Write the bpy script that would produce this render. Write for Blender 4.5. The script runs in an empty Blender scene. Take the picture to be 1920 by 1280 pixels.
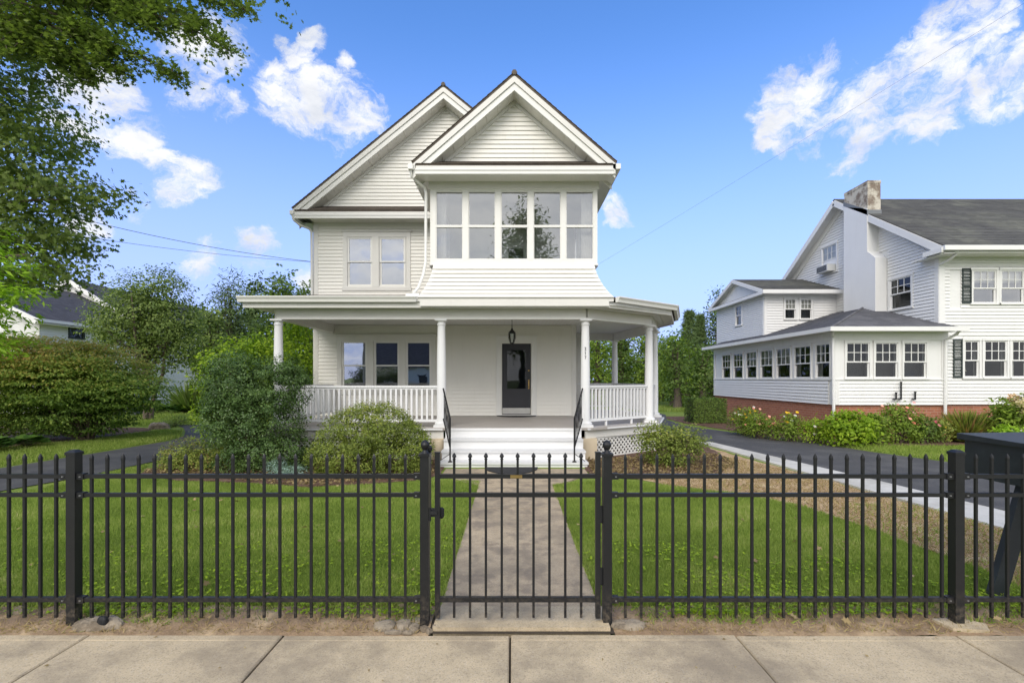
import bpy, math, random
import numpy as np
from mathutils import Vector
random.seed(7); RNG = np.random.default_rng(7)
PI = math.pi
sc = bpy.context.scene
COL = sc.collection

# ------------------------------------------------------------------ camera
EYE = 1.70; FPX = 907.0; HY = 710.0
cam = bpy.data.cameras.new('camera'); cam_o = bpy.data.objects.new('camera', cam); COL.objects.link(cam_o)
cam_o.location = (0, 0, EYE); cam_o.rotation_euler = (PI/2, 0, 0)
cam.sensor_width = 36; cam.lens = 36*FPX/1920; cam.shift_y = (HY-640)/1920; cam.clip_end = 3000; cam.clip_start = .05
sc.camera = cam_o

def P(px, py, d): return ((px-960)*d/FPX, d, EYE-(py-HY)*d/FPX)     # photo pixel + distance -> point

# ------------------------------------------------------------------ world
SUN_EL, SUN_AZ = math.radians(36), math.radians(197)      # azimuth clockwise from +Y: behind the camera, veiled by thin cloud
W = bpy.data.worlds.new('World'); sc.world = W; W.use_nodes = True
nt = W.node_tree; nt.nodes.clear()
class G:                                                  # tiny node helper
    def __init__(s, t): s.t = t
    def n(s, k, **kw):
        x = s.t.nodes.new(k)
        for a, b in kw.items(): setattr(x, a, b)
        return x
    def l(s, a, b): s.t.links.new(a, b)
    def val(s, sock, v):
        if isinstance(v, bpy.types.NodeSocket): s.l(v, sock)
        else: sock.default_value = v
    def math(s, op, a, b=0.0, c=0.0, clamp=False):
        x = s.n('ShaderNodeMath', operation=op, use_clamp=clamp)
        s.val(x.inputs[0], a); s.val(x.inputs[1], b); s.val(x.inputs[2], c); return x.outputs[0]
    def vm(s, op, a, b=(0, 0, 0)):
        x = s.n('ShaderNodeVectorMath', operation=op); s.val(x.inputs[0], a); s.val(x.inputs[1], b)
        return x.outputs['Value'] if op in ('DOT_PRODUCT', 'LENGTH') else x.outputs[0]
    def mr(s, v, a, b, c=0.0, d=1.0, smooth=True):
        x = s.n('ShaderNodeMapRange'); x.interpolation_type = 'SMOOTHSTEP' if smooth else 'LINEAR'
        s.val(x.inputs[0], v)
        for i, q in enumerate((a, b, c, d)): s.val(x.inputs[i+1], q)
        return x.outputs[0]
    def noise(s, vec, scale, detail=6, rough=.55, out=0):
        x = s.n('ShaderNodeTexNoise'); s.l(vec, x.inputs['Vector']); x.inputs['Scale'].default_value = scale
        x.inputs['Detail'].default_value = detail; x.inputs['Roughness'].default_value = rough; return x.outputs[out]
    def mix(s, f, a, b, mode='MIX'):
        x = s.n('ShaderNodeMix', data_type='RGBA', blend_type=mode); s.val(x.inputs[0], f)
        s.val(x.inputs[6], a if isinstance(a, bpy.types.NodeSocket) else tuple(a)+((1,) if len(a) == 3 else ()))
        s.val(x.inputs[7], b if isinstance(b, bpy.types.NodeSocket) else tuple(b)+((1,) if len(b) == 3 else ())); return x.outputs[2]
    def ramp(s, f, stops):
        x = s.n('ShaderNodeValToRGB'); s.l(f, x.inputs[0]); e = x.color_ramp.elements
        while len(e) < len(stops): e.new(.5)
        for q, (p, c) in zip(e, stops): q.position = p; q.color = tuple(c)+(1,)
        return x.outputs[0]
g = G(nt)
sky = g.n('ShaderNodeTexSky', sky_type='NISHITA'); sky.sun_disc = False
sky.sun_elevation = SUN_EL; sky.sun_rotation = SUN_AZ; sky.altitude = 50; sky.air_density = 1.0; sky.dust_density = .1; sky.ozone_density = 1.0
tc = g.n('ShaderNodeTexCoord'); D = g.vm('NORMALIZE', tc.outputs['Generated'])
hs = g.n('ShaderNodeHueSaturation'); hs.inputs['Saturation'].default_value = 1.0
hs.inputs['Value'].default_value = 1.0; hs.inputs['Hue'].default_value = .5
g.l(sky.outputs[0], hs.inputs['Color'])
wob = g.vm('SUBTRACT', g.noise(D, 5.5, 8, .62, 1), (.5, .5, .5)); wx = g.n('ShaderNodeVectorMath', operation='SCALE')
g.l(wob, wx.inputs[0]); wx.inputs['Scale'].default_value = .13
Dw = g.vm('NORMALIZE', g.vm('ADD', D, wx.outputs[0]))
CL = [(555,195,44),(600,190,50),(650,190,46),(520,150,34),(548,100,26),(575,62,20),(510,60,14),(690,190,24),(520,185,34),
      (1845,62,34),(1800,80,48),(1745,110,56),(1690,150,60),(1620,190,62),(1560,205,50),(1500,170,44),(1465,175,28),(1450,245,40),(1520,250,40),(1580,265,42),(1680,215,52),(1740,225,36),
      (1875,165,44),(1925,150,44),(340,170,34),(372,185,26),(430,208,28),(215,262,26),(255,262,32),(150,190,62),(110,200,40),(360,90,52),(400,60,44),(345,352,32),(300,312,20),
      (262,385,20),(395,500,30),(470,488,36),(468,462,18),(1150,413,26),(572,522,20),(640,105,14),(1550,110,20),(160,410,30),(-200,100,120),(-400,300,90),(2250,300,110),(2500,60,120),(1200,-300,120),(500,-350,150)]
acc = None
for px, py, r in CL:
    v = Vector(P(px, py, 1.0)) - Vector((0, 0, EYE)); L = v.length; v.normalize()
    rr = r/FPX/L*.88
    q = g.mr(g.vm('DOT_PRODUCT', Dw, tuple(v)), math.cos(rr*2.0), 1.0)
    acc = q if acc is None else g.math('MAXIMUM', acc, q)
strk = g.n('ShaderNodeMapping'); strk.inputs['Rotation'].default_value = (0, .6, 0); strk.inputs['Scale'].default_value = (1, 1, 1.8); g.l(Dw, strk.inputs[0])
fine = g.noise(strk.outputs[0], 11, 11, .70); mid = g.noise(D, 5, 6, .6)
m1 = g.math('SUBTRACT', acc, .30); m1 = g.math('MULTIPLY_ADD', g.math('SUBTRACT', fine, .5), 4.6, m1); m1 = g.math('MULTIPLY_ADD', g.math('SUBTRACT', mid, .5), 2.0, m1)
m1 = g.math('MULTIPLY', g.mr(m1, .05, 1.15), g.mr(acc, .0, .40))
sx = g.n('ShaderNodeSeparateXYZ'); g.l(D, sx.inputs[0])
haze = g.mr(sx.outputs[2], .62, -.02)                     # the blue pales towards the horizon all the way round
skyg = g.mix(g.math('MULTIPLY', haze, .93), g.mix(1.0, hs.outputs[0], (.76, 1.20, 1.80), 'MULTIPLY'), (3.45, 4.0, 7.4))
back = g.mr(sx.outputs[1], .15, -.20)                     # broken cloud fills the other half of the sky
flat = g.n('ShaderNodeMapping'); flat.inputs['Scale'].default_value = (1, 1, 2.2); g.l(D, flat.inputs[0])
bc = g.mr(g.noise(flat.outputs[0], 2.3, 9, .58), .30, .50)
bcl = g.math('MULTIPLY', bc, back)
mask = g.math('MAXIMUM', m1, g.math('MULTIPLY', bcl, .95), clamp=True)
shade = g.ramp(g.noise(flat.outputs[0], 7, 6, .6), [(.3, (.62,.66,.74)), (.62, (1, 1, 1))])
lit = g.mix(back, (6.3, 6.35, 6.5), (11.3, 11.1, 10.8))       # clouds behind the camera brightened as fill for the shaded walls
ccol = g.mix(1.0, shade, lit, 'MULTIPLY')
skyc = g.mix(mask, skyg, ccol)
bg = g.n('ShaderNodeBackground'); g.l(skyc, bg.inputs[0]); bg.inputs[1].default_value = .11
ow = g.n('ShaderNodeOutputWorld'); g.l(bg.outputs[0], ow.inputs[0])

sun = bpy.data.lights.new('sun', 'SUN'); sun.energy = 1.45; sun.angle = math.radians(32); sun.color = (1, .93, .83)
sun_o = bpy.data.objects.new('sun', sun); COL.objects.link(sun_o); sun_o.location = (-10, -10, 30)
sv = Vector((math.sin(SUN_AZ)*math.cos(SUN_EL), math.cos(SUN_AZ)*math.cos(SUN_EL), math.sin(SUN_EL)))
sun_o.rotation_euler = (-sv).to_track_quat('-Z', 'Y').to_euler()
sc.view_settings.view_transform = 'Standard'; sc.view_settings.look = 'None'; sc.view_settings.gamma = 1
sc.view_settings.exposure = 0.60
try: sc.view_settings.use_curve_mapping = False
except Exception: pass
sc.cycles.max_bounces = 8; sc.cycles.diffuse_bounces = 4; sc.cycles.transparent_max_bounces = 16

# ------------------------------------------------------------------ materials
MATS = {}
def mat(name, col, rough=.6, var=.08, scale=6, fine=60, bump=0.0, bscale=80, metal=0.0, spec=.4, col2=None, mask=(.45, .65), mscale=1.5, extra=None):
    m = bpy.data.materials.new(name); m.use_nodes = True; t = m.node_tree; h = G(t)
    b = t.nodes['Principled BSDF']; geo = h.n('ShaderNodeNewGeometry'); pos = geo.outputs['Position']
    c = tuple(col)
    n1 = h.noise(pos, scale, 5, .6); n2 = h.noise(pos, fine, 3, .6)
    f = h.math('ADD', h.math('MULTIPLY', n1, .6), h.math('MULTIPLY', n2, .4))
    k = h.mr(f, .3, .7, 1-var, 1+var, False)
    base = h.mix(1.0, c, (1, 1, 1), 'MULTIPLY')
    if col2 is not None:
        base = h.mix(h.mr(h.noise(pos, mscale, 6, .65), mask[0], mask[1]), c, tuple(col2))
    cc = h.n('ShaderNodeCombineColor'); 
    for i in range(3): h.l(k, cc.inputs[i])
    out = h.mix(1.0, base, cc.outputs[0], 'MULTIPLY')
    if extra: out = extra(h, pos, out)
    h.l(out, b.inputs['Base Color'])
    b.inputs['Roughness'].default_value = rough; b.inputs['Metallic'].default_value = metal; b.inputs['Specular IOR Level'].default_value = spec
    if bump:
        bp = h.n('ShaderNodeBump'); bp.inputs['Strength'].default_value = 1; bp.inputs['Distance'].default_value = bump
        h.l(h.noise(pos, bscale, 5, .65), bp.inputs['Height']); h.l(bp.outputs[0], b.inputs['Normal'])
    MATS[name] = m; return m

def dirt_low(h, pos, out):                                # faint vertical weather streaks
    mp = h.n('ShaderNodeMapping'); mp.inputs['Scale'].default_value = (7, 7, .7); h.l(pos, mp.inputs[0])
    return h.mix(h.mr(h.noise(mp.outputs[0], 1.3, 5, .6), .55, .8, 0, .16), out, (.45, .43, .36))
def dust_low(h, pos, out):                                # road dust and chips, thickest near the soil
    sp = h.n('ShaderNodeSeparateXYZ'); h.l(pos, sp.inputs[0])
    k = h.math('MULTIPLY', h.mr(h.noise(pos, 38, 5, .7), .42, .72), h.mr(sp.outputs[2], .28, .02, .03, .7))
    return h.mix(k, out, (.14, .115, .085))
def shingle_extra(h, pos, out):
    mp = h.n('ShaderNodeMapping'); mp.inputs['Scale'].default_value = (3.2, 3.2, 8); h.l(pos, mp.inputs[0])
    v = h.n('ShaderNodeTexVoronoi'); h.l(mp.outputs[0], v.inputs['Vector']); v.inputs['Scale'].default_value = 1.0
    s = h.n('ShaderNodeSeparateColor'); h.l(v.outputs['Color'], s.inputs[0])
    return h.mix(h.mr(s.outputs[0], 0, 1, 0, .55, False), out, h.mix(1.0, out, (.45, .45, .48), 'MULTIPLY'))
def brick_extra(h, pos, out):
    s = h.n('ShaderNodeSeparateXYZ'); h.l(pos, s.inputs[0])
    c = h.n('ShaderNodeCombineXYZ'); h.l(h.math('ADD', s.outputs[0], s.outputs[1]), c.inputs[0]); h.l(s.outputs[2], c.inputs[1])
    b = h.n('ShaderNodeTexBrick'); h.l(c.outputs[0], b.inputs['Vector']); b.inputs['Scale'].default_value = 1
    b.inputs['Brick Width'].default_value = .21; b.inputs['Row Height'].default_value = .075; b.inputs['Mortar Size'].default_value = .006
    b.inputs['Color1'].default_value = (.42, .17, .095, 1); b.inputs['Color2'].default_value = (.32, .12, .07, 1); b.inputs['Mortar'].default_value = (.40, .29, .22, 1)
    return h.mix(.85, out, b.outputs[0])
def walk_extra(h, pos, out):                              # exposed aggregate + darker damp blotches
    v = h.n('ShaderNodeTexVoronoi'); h.l(pos, v.inputs['Vector']); v.inputs['Scale'].default_value = 140
    s = h.n('ShaderNodeSeparateColor'); h.l(v.outputs['Color'], s.inputs[0])
    out = h.mix(h.mr(s.outputs[0], .0, .35, .42, 0, False), out, (.14, .11, .085))
    out = h.mix(h.mr(s.outputs[1], .8, 1, 0, .3, False), out, (.66, .6, .5))
    return h.mix(h.mr(h.noise(pos, 1.1, 8, .68), .40, .66, 0, .75), out, (.22, .18, .13))
def walk2_extra(h, pos, out):
    out = walk_extra(h, pos, out)
    return h.mix(h.mr(h.noise(pos, 3.3, 6, .7), .45, .62, 0, .55), out, (.15, .125, .10))

mat('white_siding', (.775, .755, .695), .45, .03, 2, 30, extra=dirt_low)
mat('white_trim', (.74, .73, .69), .4, .03, 2, 30, extra=dirt_low)
mat('grey_trim', (.68, .665, .62), .45, .04, 3, 30, extra=dirt_low)
mat('porch_paint', (.72, .72, .715), .4, .03, 3, 40)
mat('neighbour_white', (.745, .74, .72), .45, .03, 2, 30, extra=dirt_low)
mat('porch_floor_paint', (.38, .35, .32), .55, .08, 4, 40)
mat('step_tread_paint', (.62, .62, .62), .5, .06, 4, 40)
mat('shingle_brown', (.135, .110, .088), .9, .25, 9, 90, extra=shingle_extra, bump=.006)
mat('shingle_grey', (.095, .093, .085), .9, .22, 3, 60, extra=shingle_extra, bump=.006, col2=(.14, .14, .115), mscale=.5)
mat('shingle_slate', (.14, .14, .15), .9, .2, 3, 60, extra=shingle_extra, bump=.006)
mat('shingle_dark', (.075, .073, .08), .9, .25, 3, 60, extra=shingle_extra, bump=.006)
mat('brick', (.34, .12, .07), .85, .15, 6, 60, extra=brick_extra, bump=.002)
mat('chimney_paint', (.56, .52, .44), .8, .15, 6, 40, bump=.015, bscale=18, col2=(.20, .155, .12), mask=(.42, .62), mscale=3)
mat('black_metal', (.012, .0125, .014), .42, .15, 5, 60, spec=.35, extra=dust_low)
mat('black_matte', (.010, .011, .013), .6, .1)
mat('box_paint', (.012, .016, .021), .45, .25, 4, 40, spec=.45, col2=(.018, .024, .030), mscale=3)
mat('steel_bolt', (.32, .32, .33), .4, .2, metal=.8)
mat('brass', (.45, .30, .12), .35, .1, metal=.9)
mat('pewter', (.5, .49, .46), .35, .1, metal=.7)
mat('door_paint', (.030, .030, .036), .45, .1, 3)
mat('rubber', (.025, .025, .027), .9, .2, 20, 200, bump=.004)
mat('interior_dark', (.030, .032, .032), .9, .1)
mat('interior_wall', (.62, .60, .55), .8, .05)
mat('blind', (.50, .48, .42), .8, .08, 2, 20)
mat('curtain', (.62, .60, .56), .8, .1, 2, 20)
mat('shutter', (.030, .042, .040), .6, .1)
mat('tan_pier', (.55, .46, .33), .7, .08, 4, 40, bump=.003)
mat('wood_bark', (.135, .105, .08), .9, .3, 8, 50, bump=.02, bscale=20)
mat('twig', (.10, .075, .055), .9, .3)
mat('asphalt', (.068, .066, .066), .85, .25, 30, 260, bump=.003, bscale=200, col2=(.10, .097, .093), mscale=1.2)
mat('road_asphalt', (.06, .06, .06), .9, .2, 20, 200)
mat('fresh_concrete', (.56, .54, .49), .8, .12, 4, 60, bump=.001, col2=(.44,.42,.37), mscale=1.2)
mat('sidewalk_concrete', (.535, .435, .285), .85, .16, 5, 120, bump=.0022, bscale=160, extra=walk_extra)
mat('walk_concrete', (.45, .355, .235), .85, .16, 5, 120, bump=.0025, bscale=150, extra=walk2_extra)
mat('joint_dirt', (.055, .043, .03), .95, .3)
mat('soil', (.27, .185, .11), .95, .28, 9, 90, bump=.018, bscale=26, col2=(.42, .31, .19), mscale=3)
mat('straw_soil', (.40, .27, .15), .95, .25, 9, 90, bump=.02, bscale=22, col2=(.52, .39, .22), mscale=2.5)
mat('mulch', (.115, .062, .04), .95, .35, 14, 90, bump=.03, bscale=30, col2=(.20, .125, .085), mscale=5)
mat('lawn_base', (.17, .24, .03), .95, .3, 5, 60, bump=.02, bscale=60, col2=(.22, .27, .04), mscale=.8)
mat('far_ground', (.10, .16, .03), .95, .3, 1, 20)
mat('stone', (.30, .25, .185), .9, .3, 8, 60, bump=.02, bscale=30, col2=(.17,.135,.095), mscale=6)
mat('ac_metal', (.17, .18, .19), .5, .1)
mat('ac_white', (.6, .6, .57), .5, .1)
mat('lamp_shade', (.85, .78, .6), .8, .05)
mat('cable', (.08, .08, .08), .7, .05)
mat('flue_metal', (.10, .11, .15), .5, .1)

def glass(name, refl, tint=(.9, .93, .93)):
    m = bpy.data.materials.new(name); m.use_nodes = True; t = m.node_tree; h = G(t); t.nodes.clear()
    tr = h.n('ShaderNodeBsdfTransparent'); tr.inputs[0].default_value = tint+(1,)
    gl = h.n('ShaderNodeBsdfGlossy'); gl.inputs['Roughness'].default_value = .015; gl.inputs[0].default_value = (.95, .97, 1, 1)
    geo = h.n('ShaderNodeNewGeometry'); bp = h.n('ShaderNodeBump'); bp.inputs['Distance'].default_value = .01; bp.inputs['Strength'].default_value = .25
    h.l(h.noise(geo.outputs['Position'], 1.6, 2, .5), bp.inputs['Height']); h.l(bp.outputs[0], gl.inputs['Normal'])
    lw = h.n('ShaderNodeFresnel'); lw.inputs[0].default_value = 1.5
    f = h.math('MULTIPLY_ADD', lw.outputs[0], 1-refl, refl, clamp=True)
    mx = h.n('ShaderNodeMixShader'); h.l(f, mx.inputs[0]); h.l(tr.outputs[0], mx.inputs[1]); h.l(gl.outputs[0], mx.inputs[2])
    o = h.n('ShaderNodeOutputMaterial'); h.l(mx.outputs[0], o.inputs[0]); MATS[name] = m
glass('glass', .34); glass('glass_soft', .20); glass('glass_far', .0)

def leafmat(name, stops, trans=.28, rough=.55, spec=.22):
    m = bpy.data.materials.new(name); m.use_nodes = True; t = m.node_tree; h = G(t); b = t.nodes['Principled BSDF']
    a = h.n('ShaderNodeAttribute'); a.attribute_name = 'rnd'
    c = h.ramp(a.outputs['Fac'], stops)
    h.l(c, b.inputs['Base Color']); b.inputs['Roughness'].default_value = rough; b.inputs['Specular IOR Level'].default_value = spec
    tl = h.n('ShaderNodeBsdfTranslucent'); h.l(h.mix(1.0, c, (1.3, 1.5, .7), 'MULTIPLY'), tl.inputs[0])
    mx = h.n('ShaderNodeMixShader'); mx.inputs[0].default_value = trans; h.l(b.outputs[0], mx.inputs[1]); h.l(tl.outputs[0], mx.inputs[2])
    h.l(mx.outputs[0], t.nodes['Material Output'].inputs[0]); MATS[name] = m
def gs(a, b, c): return [(0, a), (.5, b), (1, c)]
leafmat('leaf_oak', gs((.085, .125, .035), (.155, .21, .055), (.26, .32, .085)), .4)
leafmat('leaf_bright', gs((0.169, 0.275, 0.020), (0.286, 0.450, 0.035), (0.442, 0.600, 0.060)), .4)
leafmat('leaf_burning', [(0, (.075,.13,.03)), (.3, (.18,.28,.05)), (.6, (.32,.40,.08)), (.8, (.50,.43,.11)), (1, (.55,.34,.12))], .35)
leafmat('leaf_mid', gs((0.096, 0.140, 0.037), (0.166, 0.231, 0.058), (0.263, 0.330, 0.084)))
leafmat('leaf_deep', gs((0.057, 0.096, 0.024), (0.114, 0.175, 0.036), (0.190, 0.280, 0.054)))
leafmat('leaf_yellowgreen', gs((0.116, 0.203, 0.015), (0.246, 0.365, 0.025), (0.406, 0.513, 0.040)), .35)
leafmat('leaf_holly', gs((.035, .07, .018), (.085, .15, .035), (.20, .28, .08)), .15, .4, .35)
leafmat('leaf_azalea', [(0, (.075,.10,.022)), (.35, (.19,.245,.045)), (.62, (.30,.34,.07)), (.8, (.34,.29,.10)), (1, (.36,.17,.09))])
leafmat('leaf_blue', gs((0.154, 0.242, 0.198), (0.264, 0.374, 0.319), (0.374, 0.495, 0.440)))
leafmat('leaf_hosta', gs((0.048, 0.112, 0.024), (0.096, 0.195, 0.042), (0.176, 0.300, 0.060)))
leafmat('leaf_conifer', gs((0.050, 0.090, 0.028), (0.100, 0.153, 0.049), (0.170, 0.234, 0.077)), .1)
leafmat('leaf_wood', gs((0.080, 0.126, 0.019), (0.170, 0.252, 0.033), (0.300, 0.396, 0.052)))
leafmat('grass', [(0, (.115,.165,.032)), (.35, (.20,.275,.05)), (.7, (.30,.375,.085)), (.88, (.40,.43,.14)), (1, (.50,.44,.24))], .33, .6, .2)
leafmat('dry_grass', [(0, (.20, .15, .07)), (.6, (.36, .27, .14)), (.85, (.45, .36, .19)), (1, (.14, .2, .04))], .2, .8, .1)
leafmat('petal_orange', gs((.75, .20, .12), (.80, .30, .22), (.85, .45, .35)), .2)
leafmat('petal_pink', gs((.45, .04, .12), (.65, .16, .18), (.80, .45, .42)), .2)
leafmat('petal_yellow', gs((.75, .45, .02), (.85, .60, .03), (.85, .55, .05)), .2)
leafmat('petal_cream', gs((.50, .50, .18), (.68, .60, .36), (.72, .50, .36)), .2)
leafmat('petal_white', gs((.7, .7, .6), (.8, .8, .7), (.8, .7, .7)), .2)

# ------------------------------------------------------------------ mesh helpers
ORG = {}
class MB:
    def __init__(s): s.v = []; s.f = []
    def add(s, vs, fs):
        o = len(s.v); s.v += [tuple(v) for v in vs]; s.f += [tuple(i+o for i in f) for f in fs]; return s
    def hexa(s, p):                                       # 8 points: bottom ring 0-3, top ring 4-7
        return s.add(p, [(3, 2, 1, 0), (4, 5, 6, 7), (0, 1, 5, 4), (1, 2, 6, 5), (2, 3, 7, 6), (3, 0, 4, 7)])
    def box(s, x0, x1, y0, y1, z0, z1):
        return s.hexa([(x0,y0,z0),(x1,y0,z0),(x1,y1,z0),(x0,y1,z0),(x0,y0,z1),(x1,y0,z1),(x1,y1,z1),(x0,y1,z1)])
    def beam(s, a, b, w, h, up=(0, 0, 1)):                # oriented bar, w sideways, h along up
        a = Vector(a); b = Vector(b); d = (b-a).normalized(); u = Vector(up); sd = d.cross(u)
        if sd.length < 1e-5: sd = d.cross(Vector((0, 1, 0)))
        sd.normalize(); u = sd.cross(d).normalized(); sd *= w/2; u *= h/2
        return s.hexa([a-sd-u, a+sd-u, b+sd-u, b-sd-u, a-sd+u, a+sd+u, b+sd+u, b-sd+u])
    def tube(s, pts, r, n=8, cap=True):
        pts = [Vector(p) for p in pts]; rs = r if isinstance(r, (list, tuple)) else [r]*len(pts); o = len(s.v); prev = None
        for i, p in enumerate(pts):
            d = (pts[min(i+1, len(pts)-1)]-pts[max(i-1, 0)]).normalized()
            if prev is None: a = d.cross(Vector((0, 0, 1))); a = a if a.length > .05 else d.cross(Vector((0, 1, 0)))
            else: a = prev-d*prev.dot(d)
            a.normalize(); prev = a; b = d.cross(a)
            for k in range(n):
                t = 2*PI*k/n; s.v.append(tuple(p+(a*math.cos(t)+b*math.sin(t))*rs[i]))
        for i in range(len(pts)-1):
            for k in range(n):
                k2 = (k+1) % n; s.f.append((o+i*n+k, o+i*n+k2, o+(i+1)*n+k2, o+(i+1)*n+k))
        if cap: s.f.append(tuple(o+k for k in range(n))[::-1]); s.f.append(tuple(o+(len(pts)-1)*n+k for k in range(n)))
        return s
    def lathe(s, c, prof, n=16, rot=0.0):
        o = len(s.v)
        for r, z in prof:
            for k in range(n):
                t = 2*PI*k/n+rot; s.v.append((c[0]+r*math.cos(t), c[1]+r*math.sin(t), c[2]+z))
        for i in range(len(prof)-1):
            for k in range(n):
                k2 = (k+1) % n; s.f.append((o+i*n+k, o+i*n+k2, o+(i+1)*n+k2, o+(i+1)*n+k))
        s.f.append(tuple(o+k for k in range(n))[::-1]); s.f.append(tuple(o+(len(prof)-1)*n+k for k in range(n))); return s
    def slab(s, poly, z0, z1):                            # poly: xy list ccw; z0,z1 numbers or lists
        n = len(poly); a = z0 if isinstance(z0, (list, tuple)) else [z0]*n; b = z1 if isinstance(z1, (list, tuple)) else [z1]*n
        return s.add([(p[0], p[1], a[i]) for i, p in enumerate(poly)]+[(p[0], p[1], b[i]) for i, p in enumerate(poly)],
                     [tuple(range(n))[::-1], tuple(range(n, 2*n))]+[(i, (i+1) % n, (i+1) % n+n, i+n) for i in range(n)])
    def thick(s, pts, off):                               # planar polygon extruded by a vector
        n = len(pts); off = Vector(off); q = [Vector(p)+off for p in pts]
        return s.add(list(pts)+q, [tuple(range(n))[::-1], tuple(range(n, 2*n))]+[(i, (i+1) % n, (i+1) % n+n, i+n) for i in range(n)])
    def build(s, name, m, parent=None, smooth=False, stuff=False, label=None, local=False):
        o3 = ORG.get(parent.name, (0, 0, 0)) if (parent and not local) else (0, 0, 0)
        me = bpy.data.meshes.new(name)
        vs = s.v if o3 == (0, 0, 0) else [(a-o3[0], b-o3[1], c-o3[2]) for a, b, c in s.v]
        me.from_pydata(vs, [], s.f); me.materials.append(MATS[m] if isinstance(m, str) else m)
        if smooth:
            me.shade_smooth()
            try: me.set_sharp_from_angle(angle=math.radians(38))
            except Exception: pass
        ob = bpy.data.objects.new(name, me); COL.objects.link(ob)
        if parent: ob.parent = parent; ORG[ob.name] = o3
        else: ORG[ob.name] = (0, 0, 0)
        if stuff: ob['kind'] = 'stuff'
        if label: ob['label'] = label
        return ob
def tag(o, label=None, cat=None, group=None, kind=None):
    if label: o['label'] = label
    if cat: o['category'] = cat
    if group: o['group'] = group
    if kind: o['kind'] = kind
    return o
def thing(name, label, cat, loc=(0, 0, 0), group=None):
    o = bpy.data.objects.new(name, None); COL.objects.link(o); o.location = loc; o.empty_display_size = .2
    ORG[o.name] = tuple(loc); return tag(o, label, cat, group)
def share(src, parent, loc, rotz=0.0, name=None):
    o = bpy.data.objects.new(name or src.name.split('.')[0], src.data); COL.objects.link(o); o.parent = parent
    o.location = loc; o.rotation_euler = (0, 0, rotz); ORG[o.name] = ORG.get(parent.name, (0, 0, 0)); return o

class Plane:                                              # upright plane: u along it, z up, n outward
    def __init__(s, O, U): s.O = O; s.U = U; s.N = (U[1], -U[0])
    def w(s, u, z, n=0.0): return (s.O[0]+s.U[0]*u+s.N[0]*n, s.O[1]+s.U[1]*u+s.N[1]*n, z)
    def box(s, mb, u0, u1, z0, z1, n0, n1):
        return mb.hexa([s.w(u0,z0,n1), s.w(u1,z0,n1), s.w(u1,z0,n0), s.w(u0,z0,n0), s.w(u0,z1,n1), s.w(u1,z1,n1), s.w(u1,z1,n0), s.w(u0,z1,n0)])
def cut(l, r, holes):
    seg = [(l, r)]
    for a, b in holes:
        seg = [q for (x, y) in seg for q in ((x, min(y, a)), (max(x, b), y)) if q[1]-q[0] > .01]
    return seg
def wall(mb, pl, u0, u1, z0, z1, holes, n0=-.15, n1=0.0):
    zs = sorted({z0, z1}|{min(max(h[i], z0), z1) for h in holes for i in (2, 3)})
    for a, b in zip(zs, zs[1:]):
        m = (a+b)/2
        for x, y in cut(u0, u1, [(h[0], h[1]) for h in holes if h[2] < m < h[3]]): pl.box(mb, x, y, a, b, n0, n1)
def boards(pl, outline, z0, z1, ex, holes, m, parent, name='clapboard', single=True, n=.002, th=.028, stuffname='siding', maxlen=99):
    acc = MB(); z = z0; k = 0
    while z < z1-.01:
        e = min(ex, z1-z); zt = min(z+e+.012, z1)
        lb, rb = outline(z); lt, rt = outline(min(zt, z1-.001)); mid = z+e/2
        hs_ = [(h[0], h[1]) for h in holes if h[2] < mid < h[3]]
        if rb-lb > .03:
            segs_ = []
            for a, b in cut(lb, rb, hs_):
                if single and b-a > 2.0: q = a+(b-a)*random.uniform(.25, .75); segs_ += [(a, q-.0015), (q+.0015, b)]
                else: segs_.append((a, b))
            for a, b in segs_:
                a2 = lt if a == lb else a; b2 = rt if b == rb else b
                if b2 < a2: a2 = b2 = (a2+b2)/2
                mb = MB() if single else acc
                mb.hexa([pl.w(a,z,n+th), pl.w(b,z,n+th), pl.w(b,z,n), pl.w(a,z,n), pl.w(a2,zt,n+.004), pl.w(b2,zt,n+.004), pl.w(b2,zt,n), pl.w(a2,zt,n)])
                if single: mb.build(name, m, parent)
        z += e; k += 1
    if not single: acc.build(stuffname, m, parent, stuff=True)

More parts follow.
